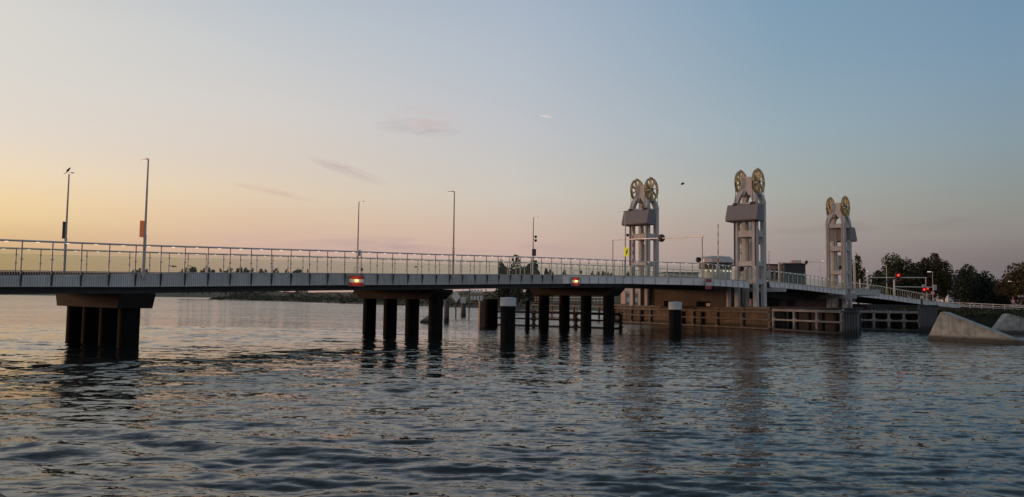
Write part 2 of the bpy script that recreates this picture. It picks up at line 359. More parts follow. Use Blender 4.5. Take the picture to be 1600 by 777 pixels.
    # the open river beyond the bridge is choppier than the lee of the quay
    sy = n.new('ShaderNodeSeparateXYZ'); l.new(g.outputs['Position'], sy.inputs[0])
    ch = n.new('ShaderNodeMapRange'); l.new(sy.outputs[1], ch.inputs[0]); ch.inputs[1].default_value = 30; ch.inputs[2].default_value = 120; ch.inputs[3].default_value = 1; ch.inputs[4].default_value = 1.9
    # the lee of the quay at the left is glassy
    lx = n.new('ShaderNodeMapRange'); l.new(sy.outputs[0], lx.inputs[0]); lx.inputs[1].default_value = -14; lx.inputs[2].default_value = 8; lx.inputs[3].default_value = .42; lx.inputs[4].default_value = 1
    ly = n.new('ShaderNodeMapRange'); l.new(sy.outputs[1], ly.inputs[0]); ly.inputs[1].default_value = 45; ly.inputs[2].default_value = 85
    lm_ = n.new('ShaderNodeMath'); lm_.operation = 'MAXIMUM'; l.new(lx.outputs[0], lm_.inputs[0]); l.new(ly.outputs[0], lm_.inputs[1])
    lc = n.new('ShaderNodeMath'); lc.operation = 'MULTIPLY'; l.new(lm_.outputs[0], lc.inputs[0]); l.new(ch.outputs[0], lc.inputs[1])
    s4 = n.new('ShaderNodeVectorMath'); s4.operation = 'SCALE'; l.new(a2.outputs[0], s4.inputs[0]); l.new(lc.outputs[0], s4.inputs['Scale'])
    a3 = n.new('ShaderNodeVectorMath'); a3.operation = 'ADD'; l.new(s4.outputs[0], a3.inputs[0]); l.new(b0, a3.inputs[1])
    # far out only the facets tilted to the near bank are in sight (the others are masked by crests)
    cb = n.new('ShaderNodeCombineXYZ'); mb = n.new('ShaderNodeMapRange'); l.new(sy.outputs[1], mb.inputs[0]); mb.inputs[1].default_value = 40; mb.inputs[2].default_value = 160; mb.inputs[4].default_value = -.085; l.new(mb.outputs[0], cb.inputs[1])
    a5 = n.new('ShaderNodeVectorMath'); a5.operation = 'ADD'; l.new(a3.outputs[0], a5.inputs[0]); l.new(cb.outputs[0], a5.inputs[1])
    nr = n.new('ShaderNodeVectorMath'); nr.operation = 'NORMALIZE'; l.new(a5.outputs[0], nr.inputs[0])
    l.new(nr.outputs[0], p.inputs['Normal'])
    me.materials.append(m)
    o = bpy.data.objects.new('water', me); COL.objects.link(o); o['kind'] = 'structure'
make_water()
# river bed and the land under everything, out to the horizon
MB().box(-3000, 3000, -400, 3200, -3.2, -3.0).build('riverbed', M['darkc'], kind='structure')

# ------------------------------------------------------------------ terrain
def terrain(name, xs, ys, hf, m):
    vs = []; fs = []; nx, ny = len(xs), len(ys)
    for y in ys:
        for x in xs: vs.append((x, y, hf(x, y)))
    for j in range(ny-1):
        for i in range(nx-1): a = j*nx+i; fs.append((a, a+1, a+nx+1, a+nx))
    return MB().add(vs, fs).build(name, m, kind='structure', smooth=True)
def sst(a, b, x):
    t = min(1, max(0, (x-a)/(b-a)))
    return t*t*(3-2*t)
def hn(x, y, s): return math.sin(x/s+1.3*math.sin(y/s*.7))*math.cos(y/s*.9+.8*math.sin(x/s*1.3))
# far shore: a low grass spit and a dike behind it
def far_h(x, y):
    shore = float(np.interp(x, [-290, -272, -200, -116, -60, -16, 20, 60], [1400, 684, 585, 464, 366, 291, 250, 215]))+5*hn(x, 0, 11)
    d = y-shore
    return -1.5+2.3*sst(-6, 8, d)+(.5*hn(x, y, 6)+.4)*sst(0, 20, d)+(5.6+5*sst(-250, -300, x) if x > -300 else 5.6+5)*sst(35, 75, d)
terrain('far_shore', np.concatenate([np.linspace(-1700, -320, 30), np.linspace(-310, 60, 120)]), np.concatenate([np.linspace(190, 800, 170), np.linspace(815, 2900, 26)]), far_h, M['fargrass'])
# right bank: rough slope up to a flat field
def near_h(x, y):
    shore = 101+.04*(x-50)+1.2*hn(x, y, 5)
    d = y-shore
    e = sst(40, 54, x) if y < 190 else 1
    return -1.6*(1-e)-.9+e*(2.9*sst(-2, 9, d)+.18*hn(x, y, 3)*sst(0, 6, d))
terrain('right_bank', np.linspace(38, 420, 170), np.concatenate([np.linspace(90, 130, 40), np.linspace(132, 900, 60)]), near_h, M['grass'])
terrain('back_land', np.linspace(-30, 1800, 60), np.linspace(330, 2900, 40), lambda x, y: -1+4.2*sst(0, 30, y-345+.2*x if x > 60 else y-345)+.3*hn(x, y, 25), M['fargrass'])
# stone quay under the photographer, its corner just enters the picture
a_, b_ = wat(-2, 763, 1.55), wat(26, 779, 1.55); dq = (b_-a_).normalized()
qp = [a_-dq*1.2, b_+dq*9, b_+dq*9+Vector((-3, -18, 0)), a_-dq*1.2+Vector((-14, -10, 0))]
MB().prism([Vector((p.x, p.y, -2)) for p in qp], (0, 0, 3.55)).build('quay', M['stone'], kind='structure', bevel=.06)
MB().box(-60, 60, -80, -2.5, -2, 1.54).build('quay_ground', M['stone'], kind='structure')

# ------------------------------------------------------------------ bridge profiles
def tab(t, T): return float(np.interp(t, [a for a, b in T], [b for a, b in T]))
ZN = [(-9, 5.90), (0, 6.13), (6, 6.25), (9.4, 6.35), (20.5, 6.69), (30, 6.93), (37.4, 7.16), (47, 7.43), (57.9, 7.68), (66, 7.70), (74.7, 7.64), (79, 7.58), (83.6, 7.5), (91.6, 7.37), (96, 7.28), (108, 6.92), (113, 6.75)]
ZNN = [(112, 7.36), (120, 7.24), (129.4, 7.0), (140, 6.75), (151, 6.38), (160, 6.05), (168, 5.78), (178, 5.5), (195, 5.1)]
ZF = [(-9, 6.05), (0, 6.28), (8.5, 6.47), (31.6, 7.06), (43.2, 7.33), (57, 7.72), (77, 8.05), (84, 8.02), (112, 7.5), (130, 7.05), (151, 6.4), (168, 5.8), (195, 5.1)]
def off_near(t): return -4.4*sst(57, 70, t)

KITCOUNT = {}
def railing(parent, ts, offf, zf, rh, label=None, individual=True, bracket=True, led=True, seg=1.5, glass=True):
    """glass railing on posts: parent > railing > posts, panels, lights, handrail"""
    hr = MB()
    pts = [B(t, offf(t), zf(t)) for t in ts]
    for a, b in zip(pts[:-1], pts[1:]): hr.tube(a, b, .055, n=8, caps=False)
    r = hr.build('railing', M['rail'], parent)
    bot = MB(); P = MB(); G = MB(); E = MB()
    for i, t in enumerate(ts):
        p = pts[i]; q = MB()
        out_ = -NA if offf(t) < 5 else NA
        q.bar(p-UP*(rh+.02), p-UP*.03, .045, .07, up=DA)
        for zz in (.42, 1.0): q.obox(p-UP*zz, DA*.085, NA*.05, UP*.028)
        q.obox(p-UP*.02, DA*.03, NA*.03, UP*.03)
        if individual: q.build('post', M['post'], r)
        else: P.add(q.v, q.f)
        if i+1 < len(ts):
            n_ = pts[i+1]; mid = (p+n_)/2; d = (n_-p)
            if glass:
                g = MB(); a = p+d*.035-UP*.36; b = n_-d*.035-UP*.36; h = rh-.36-.03
                g.add([a-UP*h, b-UP*h, b, a], [(0, 1, 2, 3)])
                if individual: g.build('glass_panel', M['glass'], r)
                else: G.add(g.v, g.f)
            if led:
                e = MB().obox(mid-UP*.068, d.normalized()*.09, NA*.02, UP*.012)
                if individual: e.build('rail_light', M['led'], r)
                else: E.add(e.v, e.f)
    if not individual:
        P.build('post', M['post'], r, kind='stuff')
        if glass: G.build('glass_panel', M['glass'], r, kind='stuff')
        if led: E.build('rail_light', M['led'], r, kind='stuff')
    return r
def sst_(a, b, x):
    t = min(1, max(0, (x-a)/(b-a)))
    return t*t*(3-2*t)
def fascia(parent, ts, offf, zf, rh, h, slats=True, gap=None):
    for i in range(len(ts)-1):
        t0, t1 = ts[i], ts[i+1]; a = B(t0, offf(t0)-.05, zf(t0)-rh); b = B(t1, offf(t1)-.05, zf(t1)-rh); d = b-a; q = MB()
        g0 = gap(t0) if gap else 0; g1 = gap(t1) if gap else 0
        rich = slats and t0 < 46
        aa, bb = a+d*.02, b-d*.02
        inn = NA*.06; lean = -NA*.04
        q.add([aa-UP*h+lean, bb-UP*h+lean, bb-UP*g1, aa-UP*g0, aa-UP*h+inn+lean, bb-UP*h+inn+lean, bb-UP*g1+inn, aa-UP*g0+inn],
              [(0, 1, 2, 3), (7, 6, 5, 4), (3, 2, 6, 7), (1, 0, 4, 5), (0, 3, 7, 4), (1, 5, 6, 2)])
        f = q.build('fascia_panel', M['fascia' if rich else 'plain'], parent)
        s = MB()
        if rich:
            for k in range(12):
                u = (k+.5)/12; c = a+d*u-NA*.07
                s.bar(c-UP*h, c+UP*.01, .022, .03, up=DA)
        s.bar(a-NA*.07+UP*.01, b-NA*.07+UP*.01, .05, .05)
        s.bar(a-NA*.05-UP*(h+.02)+lean, b-NA*.05-UP*(h+.02)+lean, .05, .04)
        if not rich: s.bar(a-NA*.06+UP*.02, a-NA*.06-UP*(h+.03)+lean, .045, .04, up=DA)
        s.build('slats', M['post'], f)
        if not rich: continue
        k = MB().prism([a+DA*.035-NA*.10, a+DA*.035-NA*.20-UP*.12, a+DA*.035-NA*.06-UP*h, a+DA*.035+NA*.03-UP*h, a+DA*.035+NA*.03], -DA*.07)
        k.build('bracket', M['bracket'], parent)

# ---- fixed approach bridge (left)
RH = 1.66
def zt(t): return tab(t, ZN)
def zfar(t): return tab(t, ZF)
LAB = 'long pale grey fixed bridge with glass railing, from the left edge to the lift towers'
ap = thing('approach_bridge', LAB, 'bridge', B(30, 6, 0))
tsN = [-7.5+1.5*i for i in range(58)]      # to 78
tsF = [-9+1.5*i for i in range(59)]
gapf = lambda t: .26*max(0, 1-(t+1)/9.5) if t > -1 else .26
railing(ap, tsN, off_near, zt, RH)
fascia(ap, tsN, off_near, zt, RH, .83, gap=gapf)
rf = railing(ap, tsF[:41], lambda t: 13.0, zfar, RH)
railing(ap, tsF[40:], lambda t: 13.0, zfar, RH, individual=False)
def deckmesh(parent, ts, on, of, zn, zf, top, bot, m, name):
    secs = [[B(t, on(t), zn(t)-top), B(t, of(t), zf(t)-top), B(t, of(t), zf(t)-bot), B(t, on(t), zn(t)-bot)] for t in ts]
    return MB().loft(secs).build(name, m, parent, recalc=True)
tt = [-9+3*i for i in range(30)]
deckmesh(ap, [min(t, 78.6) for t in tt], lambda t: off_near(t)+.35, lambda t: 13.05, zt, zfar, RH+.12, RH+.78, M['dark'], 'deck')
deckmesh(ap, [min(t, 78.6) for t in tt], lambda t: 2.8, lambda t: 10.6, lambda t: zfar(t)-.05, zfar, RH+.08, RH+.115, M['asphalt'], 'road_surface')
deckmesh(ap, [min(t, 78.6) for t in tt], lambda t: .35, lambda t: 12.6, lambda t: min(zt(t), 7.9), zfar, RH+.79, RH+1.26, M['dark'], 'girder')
# dark crash barrier between path and road
gr = MB()
for i in range(len(tsN)-1):
    t0, t1 = tsN[i], tsN[i+1]
    if t1 > 60: gr.bar(B(t0, .9, zfar(t0)-.62-.012*(t0-60)), B(t1, .9, zfar(t1)-.62-.012*(t1-60)), .05, .07)
    if t0 > 60: gr.bar(B(t0, .9, zfar(t0)-RH-.1), B(t0, .9, zfar(t0)-.6-.012*(t0-60)), .06, .06)
gr.build('guard_rail', M['rail'], ap)

# ---- piers
def pier(t, zbot, ztop, o0, o1, lab, ins=.9):
    r = thing('bridge_pier', lab, 'bridge pier', B(t, 6.5, 0), 'piled piers under the fixed bridge')
    w = 1.05
    s = MB()
    prof = lambda o, z: (o, z)
    zb = zbot
    pts = [(o0, ztop), (o1, ztop+.12), (o1-.1, ztop-.25), (o1-ins, zb), (o0+ins, zb), (o0+.1, ztop-.25)]
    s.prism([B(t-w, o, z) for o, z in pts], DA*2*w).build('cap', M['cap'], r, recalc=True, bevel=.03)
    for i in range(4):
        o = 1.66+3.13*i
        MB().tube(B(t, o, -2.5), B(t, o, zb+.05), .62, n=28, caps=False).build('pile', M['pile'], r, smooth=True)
    return r
pier(6.4, 2.42, 3.36, .35, 12.3, 'dark concrete pier on four close black piles, the nearest and leftmost', .42)
pier(31.6, 3.18, 4.05, .6, 12.3, 'dark concrete pier on four black piles, under the left glowing red and white board')
pier(56.8, 3.8, 4.82, .15, 12.6, 'dark concrete pier on four black piles, rightmost, nearest to the brown pier under the towers')

# ---- lift span
ls = thing('lift_span', 'movable lifting bridge span with pale fascia hanging between the right and the middle towers', 'bridge', B(97, 6, 0))
tsL = [84.0+1.5*i for i in range(19)]      # 84 .. 111
offL = lambda t: -4.35
railing(ls, tsL, offL, zt, 1.4)
railing(ls, tsL, lambda t: 17.3, lambda t: zt(t)+.45, 1.4)
fascia(ls, tsL, offL, zt, 1.4, .74, slats=False)
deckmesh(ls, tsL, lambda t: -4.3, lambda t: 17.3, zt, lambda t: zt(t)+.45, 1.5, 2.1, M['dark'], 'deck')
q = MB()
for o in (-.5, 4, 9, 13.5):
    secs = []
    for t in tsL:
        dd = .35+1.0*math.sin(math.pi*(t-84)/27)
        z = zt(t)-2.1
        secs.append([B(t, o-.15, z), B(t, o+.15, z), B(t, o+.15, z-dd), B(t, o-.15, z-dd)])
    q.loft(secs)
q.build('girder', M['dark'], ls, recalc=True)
q = MB()
for t in (84.6, 110.4): q.bbox(t-.4, t+.4, -6.2, 19.2, zt(t)-2.75, zt(t)-2.2)
q.build('lifting_beam', M['steel'], ls)

# ---- north approach
no = thing('approach_bridge', 'pale grey bridge ramp with railing sloping down to the right bank beyond the right tower', 'bridge', B(150, 6, 0))
def zn2(t): return tab(t, ZNN)
tsR = [113.0+1.5*i for i in range(42)]     # ..174.5
railing(no, tsR, lambda t: 0.0, zn2, 1.42)
railing(no, tsR, lambda t: 13.0, lambda t: zn2(t)+.1, 1.42, individual=False)
tsR2 = [113.0+3*i for i in range(30)]
fascia(no, tsR2, lambda t: 0.0, zn2, 1.42, .95, slats=False)
deckmesh(no, tsR2, lambda t: .04, lambda t: 13.0, zn2, zn2, 1.5, 2.2, M['dark'], 'deck')
# balcony with rounded end
q = MB(); g = MB(); poly = []
zb = 5.75
for t in np.linspace(114.5, 126, 9): poly.append((t, -4.6))
for k in range(1, 9): a = math.pi/2*k/8; poly.append((126+4.3*math.sin(a), -4.6+4.3*(1-math.cos(a))))
for (t0, o0), (t1, o1) in zip(poly[:-1], poly[1:]):
    g.add([B(t0, o0, zb-.80), B(t1, o1, zb-.80), B(t1, o1, zb), B(t0, o0, zb)], [(0, 1, 2, 3)])
    q.bar(B(t0, o0, zb), B(t1, o1, zb), .06, .05)
    q.bar(B(t0, o0, zb-.8), B(t0, o0, zb), .04, .05)
bl = MB().prism([B(t, o, zb-1.05) for t, o in poly]+[B(114.5, -.3, zb-1.05)], UP*.22).build('balcony', M['steel'], no, recalc=True)
q.build('post', M['post'], bl); g.build('glass_panel', M['cabin'], bl)

# ---- towers
def tower(t0, o0, zoff, cwside, base_z, lab):
    """t0,o0 = near-left corner (small t, small off); 3 x 3 m plan. cwside -1: counterweight on the small-t side, +1 other"""
    A_, O_ = 2.95, 3.0
    r = thing('lift_tower', lab, 'lift tower', B(t0+A_/2, o0+O_/2, base_z), 'lift bridge towers')
    z = lambda v: v+zoff
    s = MB(); la, lo = .74, .50
    top = z(15.9)
    for ta in (t0, t0+A_-la):
        for oa in (o0, o0+O_-lo): s.bbox(ta, ta+la, oa, oa+lo, base_z if (oa == o0 or True) else z(4), top)
    for (za, zc) in ((z(11.6), z(12.4)), (z(7.9), z(8.5)), (z(15.3), z(15.96)), (z(5.6), z(6.15))):
        for oa in (o0+.05, o0+O_-.35): s.bbox(t0+.78, t0+A_-.78, oa, oa+.3, za, zc)
        for ta in (t0+.05, t0+A_-.45): s.bbox(ta, ta+.4, o0+.54, o0+O_-.54, za, zc)
    # corner fillets of the openings
    for (za, zc) in ((z(11.6), z(8.5)), (z(15.3), z(12.4)), (z(7.9), z(6.15))):
        for ta in (t0+.055, t0+A_-.445):
            for oa, sg in ((o0+lo, 1), (o0+O_-lo, -1)):
                for zz, sz in ((za, -1), (zc, 1)):
                    s.prism([B(ta, oa, zz), B(ta, oa+sg*.3, zz), B(ta, oa+sg*.09, zz+sz*.09), B(ta, oa, zz+sz*.3)], DA*.39)
    s.build('frame', M['tower'], r, recalc=True, bevel=.04)
    # crown: four curved arms leaning in to a head block
    c = MB(); om = o0+O_/2; tm = t0+A_/2; hw, hl = .75, 1.0
    n = 8
    for sa in (-1, 1):
        for sb in (-1, 1):
            secs = []
            for k in range(n+1):
                u = k/n; zz = z(15.9+1.9*u)
                e = u**1.7
                oc = (O_/2-lo/2)*(1-e)+(hw-.22)*e; tcn = (A_/2-la/2)*(1-e)+(hl-.3)*e
                w1 = lo/2+.02+.20*u*(1-u)*3*u; w2 = la/2*(1-.2*u)
                c_ = B(tm+sa*tcn, om+sb*oc, zz)
                secs.append([c_-DA*w2-NA*w1, c_+DA*w2-NA*w1, c_+DA*w2+NA*w1, c_-DA*w2+NA*w1])
            c.loft(secs)
    c.build('crown', M['tower'], r, recalc=True)
    h = MB()
    pts = [(om-hw-.30, z(16.95)), (om-hw, z(17.8)), (om-hw+.03, z(19.15)), (om-hw+.25, z(19.35)), (om+hw-.25, z(19.35)), (om+hw-.03, z(19.15)), (om+hw, z(17.8)), (om+hw+.30, z(16.95)), (om+.30, z(16.95)), (om, z(17.55)), (om-.30, z(16.95))]
    h.prism([B(tm-hl, o, v) for o, v in pts], DA*2*hl).build('head', M['tower'], r, recalc=True, bevel=.05)
    inn = MB(); inn.bbox(tm-.5, tm+.5, om-.62, om+.62, base_z, z(15.3))
    # ladder shaft inside: open box with a slot
    inn = MB(); 
    for oa in (om-.70, om+.25): inn.bbox(tm-.15, tm+.2, oa, oa+.30, base_z, z(15.3))
    inn.bbox(tm+.1, tm+.2, om-.34, om+.16, z(8.2), z(11))
    inn.build('shaft', M['tower'], r)
    gd = MB()
    tf = t0-.09 if cwside < 0 else t0+A_+.09
    for oa in (o0+.02, o0+O_-.14): gd.bbox(min(tf, tf+.085*(-cwside)), max(tf, tf+.085*(-cwside)), oa, oa+.12, z(7.9), z(16))
    gd.build('guide_rail', M['cable'], r)
    # sheaves
    zc = z(18.72); Rw = 1.62
    for k, ow in enumerate((om-1.17, om+1.17)):
        ctr = B(tm, ow, zc)
        rim = MB().lathe(ctr, [(Rw-.10, -.13), (Rw+.02, -.15), (Rw+.02, -.10), (Rw-.03, -.06), (Rw-.03, .06), (Rw+.02, .10), (Rw+.02, .15), (Rw-.10, .13), (Rw-.10, -.13)], 44, NA)
        w = rim.build('wheel', M['rim'], r, smooth=True)
        sp_ = MB()
        for j in range(8):
            a = math.pi/4*j+.2+k*.15; ur = DA*math.cos(a)+UP*math.sin(a); ut = -DA*math.sin(a)+UP*math.cos(a)
            for s2 in (-.15, .12):
                b0 = ctr+ur*.2+NA*s2; b1 = ctr+ur*(Rw-.12)+NA*s2
                sp_.prism([b0-ut*.07, b0+ut*.07, b1+ut*.11, b1-ut*.11], NA*.03)
        sp_.build('spokes', M['gold'], w, recalc=True)
        rb = MB()
        for j in range(8):
            a = math.pi/4*j+.2+k*.15; ur = DA*math.cos(a)+UP*math.sin(a)
            rb.bar(ctr+ur*.15, ctr+ur*(Rw-.1), .06, .34, up=NA)
        rb.build('rib', M['gold'], w)
        MB().lathe(ctr, [(Rw-.15, -.17), (Rw-.15, .17)], 44, NA).build('lining', M['gold'], w, smooth=True)
        MB().tube(ctr-NA*.24, ctr+NA*.24, .2, n=16).build('hub', M['cable'], w)
        tg = MB().bbox(tm-.5, tm+.3, ow-.05, ow+.05, zc+Rw+.04, zc+Rw+.13).build('cable_guard', M['rim'], w)
        # cables
        cb = MB()
        for s3, zlow in ((cwside, z(15.7)), (-cwside, z(5.6))):
            p = B(tm+s3*Rw, ow, zc); cb.tube(p, Vector((p.x, p.y, zlow)), .035, n=6)
        cb.build('cable', M['cable'], r)
    MB().tube(B(tm, om-1.4, zc), B(tm, om+1.4, zc), .14, n=14).build('axle', M['cable'], r)
    # counterweight: saddle block with battered outer face
    tcw = tm+cwside*Rw
    if cwside < 0: prof = [(tcw+1.15, 15.75), (tcw-.25, 15.75), (tcw-.42, 15.6), (tcw-.98, 13.95), (tcw-.98, 13.7), (tcw-.8, 13.55), (tcw+1.15, 13.55)]
    else: prof = [(tcw-.9, 15.6), (tcw+1.35, 15.6), (tcw+1.5, 15.45), (tcw+2.35, 13.75), (tcw+2.35, 13.5), (tcw+2.2, 13.35), (tcw-.9, 13.35)]
    ow0, ow1 = (om-2.15, om+2.15) if cwside < 0 else (om-1.55, om+2.1)
    cw = MB().prism([B(a, ow0, z(v)) for a, v in prof], NA*(ow1-ow0)).build('counterweight', M['weight'], r, recalc=True, bevel=.09)
    lg = MB()
    for ow in (om-1.17, om+1.17): lg.bbox(tcw-.32-(.12 if cwside < 0 else 0), tcw+.1+(.3 if cwside > 0 else 0), ow-.17, ow+.17, z(15.25), z(15.95))
    lg.build('lug', M['cable'], cw)
    return r
tower(78.9, -5.0, 0, -1, 2.65, 'tallest lift tower with gilded wheels and sloped counterweight, right of the round control cabin')
tower(78.4, 10.7, .35, -1, 2.65, 'lift tower with gilded wheels and sloped counterweight, leftmost, behind the overhead signal beam')
tower(111.3, -4.35, .0, 1, 2.65, 'lift tower with gilded wheels, rightmost, its counterweight sticking out to the right')
tower(111.3, 11.3, .2, 1, 2.65, 'lift tower with gilded wheels hidden almost wholly behind the tallest tower')

# ---- brown pier under the left pair of towers
tp = thing('tower_pier', 'stained brown concrete pier wall with low dark openings carrying the tallest tower', 'bridge pier', B(80, 5, 2.7))
pw = MB()
# wall with three openings near the foot
segs = [(-1.6, 1.4), (3.4, 6.6), (8.4, 12.2)]
for o0, o1 in segs: pw.bbox(78.9, 83.5, o0, o1, 2.7, 5.55)
for o0, o1 in ((1.4, 3.4), (6.6, 8.4)): pw.bbox(78.9, 83.5, o0, o1, 3.35, 5.55); pw.bbox(80, 83.5, o0, o1, 2.7, 3.35)
pw.build('wall', M['pierwall'], tp)
w2 = MB()
for o0, o1 in ((1.5, 2.2), (6.7, 7.4)): w2.bbox(79.3, 79.6, o0, o1, 2.72, 3.12)
w2.build('lamp_box', M['white'], tp)
# bent pale pipe and column beside it
pc = MB()
for t, o in ((78.2, 12.9), (77.6, -1.9), (80.5, -4.0)): MB().tube(B(t, o, 2.7), B(t, o, 5.6), .26, n=14).build('column', M['offwhite'], tp, smooth=True)

# ---- island walls (guide works)
def V2(p, z): return Vector((p.x, p.y, z))
ia, ib, ic = wat(958, 503.2), wat(1203, 515.6), wat(1316, 523)
def fender(name, a, b, n, label, cat, ztop, wall=None, wallm='brown', beams=(2.35, 1.2, .16), bm='walerg', depth=1.4, mark=True, top_h=.28, postw=.26, group=None):
    d = (b-a); d.z = 0; ln = d.length; d.normalize(); nn = Vector((-d.y, d.x, 0))
    if nn.dot(-a) < 0: nn = -nn                    # nn points to the viewer's bank
    r = thing(name, label, cat, (a+b)/2, group)
    for i, z in enumerate(beams):
        h = top_h if i == 0 else .2
        MB().obox(V2((a+b)/2, z)+nn*(.1), d*ln/2, nn*.16, UP*h/2).build('beam', M[bm], r, bevel=.03)
    for k in range(n+1):
        p = a+d*(ln*k/n) if n else a
        w = MB().obox(V2(p, (ztop-.1)/2-.6), d*postw/2, nn*.14, UP*((ztop-.1)/2+.6))
        # splayed heads where post meets beam
        for z in beams[1:]+(beams[0],):
            for s1 in (-1, 1):
                for s2 in (-1, 1):
                    if z+s2*.3 < 0: continue
                    q = V2(p, z)+d*s1*postw/2+UP*s2*.1
                    w.prism([q-nn*.1, q+d*s1*.22-nn*.1, q+UP*s2*.22-nn*.1], nn*.2)
        w.build('post', M[bm], r, recalc=True)
    return r, d, nn, ln
# solid part
r1, d1, n1, l1 = fender('guide_wall', ia, ib, 7, 'brown concrete guide wall with timber beams below the tallest tower', 'guide wall', 2.6, beams=(2.15, 1.2, .12), bm='waler')
w = MB(); cc = (ia+ib)/2
w.obox(V2(cc, .2)-n1*3.2, d1*(l1/2), n1*3.05, UP*2.5)
w.build('wall', M['brown'], r1)
MB().obox(V2(cc, 2.6)-n1*2.9, d1*(l1/2+.2), n1*3.15, UP*.16).build('coping', M['waler'], r1, bevel=.03)
# dark rubbing piles in front of some posts
q = MB()
for k in (1.55, 3.55, 4.4): p = ia+d1*(l1*k/7); q.tube(V2(p, -1)+n1*.1, V2(p, 1.95)+n1*.1, .2, n=10)
q.build('rubbing_pile', M['darkc'], r1)
# open part nearer to the camera
r2, d2, n2, l2 = fender('guide_frame', ib+Vector((.3, -.5, 0)), ic, 3, 'open grey fender frame between the brown guide wall and the ribbed steel block', 'fender', 2.5, beams=(2.42, 1.28, .12))
w = MB(); c2 = (ib+ic)/2
w.obox(V2(c2, .3)-n2*2.6, d2*l2/2, n2*.2, UP*1.9)
w.build('back_wall', M['darkc'], r2)
w = MB().obox(V2(c2, 2.72)-n2*1.4, d2*(l2/2+.2), n2*1.5, UP*.1); w.build('walkway', M['darkc'], r2)
w = MB()
for k in range(5):
    p = V2(ib+d2*(l2*(k+.5)/5.2), 0)-n2*1.2; w.tube(p-UP, p+UP*2.6, .28, n=12)
w.build('pile', M['darkc'], r2)
def sheetblock(name, a, b, back, ztop, label, cat='sheet pile wall', m='sheet', pitch=.55, bv=(.45, .89)):
    d = b-a; d.z = 0; ln = d.length; d.normalize(); nn = Vector((-d.y, d.x, 0))
    if nn.dot(-a) < 0: nn = -nn
    r = thing(name, label, cat, (a+b)/2)
    pts = []; k = int(ln/pitch)
    for i in range(k):
        u = ln*i/k; s_ = ln/k
        pts += [a+d*u, a+d*(u+s_*.35), a+d*(u+s_*.5)-nn*.18, a+d*(u+s_*.85)-nn*.18]
    pts += [b.copy()]
    bk = Vector((bv[0], bv[1], 0)).normalized()*back
    pts += [b+bk, a+bk]
    MB().prism([Vector((p.x, p.y, -2)) for p in pts], UP*(2+ztop)).build('sheets', M[m], r, recalc=True)
    MB().prism([V2(p, ztop-.02) for p in (a+nn*.08-d*.06, b+nn*.08+d*.06, b+bk+d*.06, a+bk-d*.06)], UP*.2).build('cap', M['darkc'], r, recalc=True)
    return r
sheetblock('sheet_pile_block', wat(1318, 526), wat(1340, 525), 5, 2.35, 'dark ribbed steel sheet pile block below the right lift tower, between two fender frames')
fa, fb = wat(1343, 515.5), wat(1437, 518.2)
r3, d3, n3, l3 = fender('guide_frame', fa, fb, 4, 'open grey fender frame right of the ribbed steel block, under the sloping bridge ramp', 'fender', 2.4, beams=(2.32, 1.25, .12))
w = MB().obox(V2((fa+fb)/2, .2)-n3*3, d3*l3/2, n3*.2, UP*1.9); w.build('back_wall', M['darkc'], r3)
w = MB().obox(V2((fa+fb)/2, 2.55)-n3*1.6, d3*(l3/2), n3*1.5, UP*.09); w.build('walkway', M['darkc'], r3)
w = MB()
for k in range(5):
    p = V2(fa+d3*(l3*(k+.5)/5), 0)-n3*1.4; w.tube(p-UP, p+UP*2.5, .25, n=12)
w.build('pile', M['darkc'], r3)
sheetblock('sheet_pile_wall', wat(1439, 519.3), wat(1466, 518), 16, 3.1, 'dark ribbed steel retaining wall behind the large pale concrete wedge')
# dark end post with small light at its top
e = thing('marker_post', 'thin dark post with a small white lamp at the right end of the fender frame', 'marker post', fb)
p = V2(fb, 0)+d3*.3; MB().tube(p-UP, p+UP*4.0, .14, n=10).build('post', M['bracket'], e); MB().lathe(p+UP*4.0, [(.0, .0), (.17, 0), (.17, .3), (.1, .38), (0, .38)], 12).build('lamp', M['white'], e)

# ---- north abutment, dark behind the lift span
ab = thing('abutment', 'dark concrete abutment under the bridge ramp on the right bank', 'abutment', B(128, 5, 0))
w = MB(); w.bbox(113, 122, -3.5, 17, -2, 2.7); w.bbox(115, 121, -1, 14, 2.7, 5.3); w.bbox(136, 176, .6, 12.4, -1, 3.3)
w.build('wall', M['darkc'], ab)
w = MB()
for k in range(6): w.bbox(112.6, 113.0, -3.4+3.9*k, -3.1+3.9*k, -1, 2.6)
for z in (.5, 1.5, 2.5): w.bbox(112.5, 112.9, -3.5, 17, z-.1, z+.1)
w.build('beam', M['darkc'], ab)
# under-deck pale hoist unit
MB().tube(B(124, -1.2, 3.6), B(124, -1.2, 4.5), .2, n=12).build('lamp_box', M['white'], ab)

# ---- fender by the third pier (open beams) and mooring works left of it
fa2, fb2 = wat(772, 508.5), wat(970, 515.2)
r4, d4, n4, l4 = fender('guide_frame', fa2, fb2, 3, 'low dark open fender beams standing in the water behind the right piled pier', 'fender', 1.9, beams=(1.75, .95, .12), bm='darkc')
up_a = wat(800, 500)
r5, d5, n5, l5 = fender('guide_frame', wat(832, 494.5), ia-Vector((0, 0, 0)), 7, 'long open pale beamed fender behind the right piled pier, left of the brown wall', 'fender', 2.5, beams=(2.3, 1.25, .12), bm='waler')
MB().obox(V2((wat(832, 494.5)+ia)/2, 2.72)-n5*1.4, d5*(l5/2), n5*1.4, UP*.1).build('walkway', M['darkc'], r5)
w = MB()
for k in range(26):
    p = V2(ia-d5*(l5*(k+.5)/26), 2.8)-n5*.3; w.tube(p, p+UP*1.0, .03, n=6)
w.bar(V2(ia, 3.8)-n5*.3, V2(ia-d5*l5, 3.8)-n5*.3, .05); w.bar(V2(ia, 3.3)-n5*.3, V2(ia-d5*l5, 3.3)-n5*.3, .04)
w.build('railing', M['white'], r5)
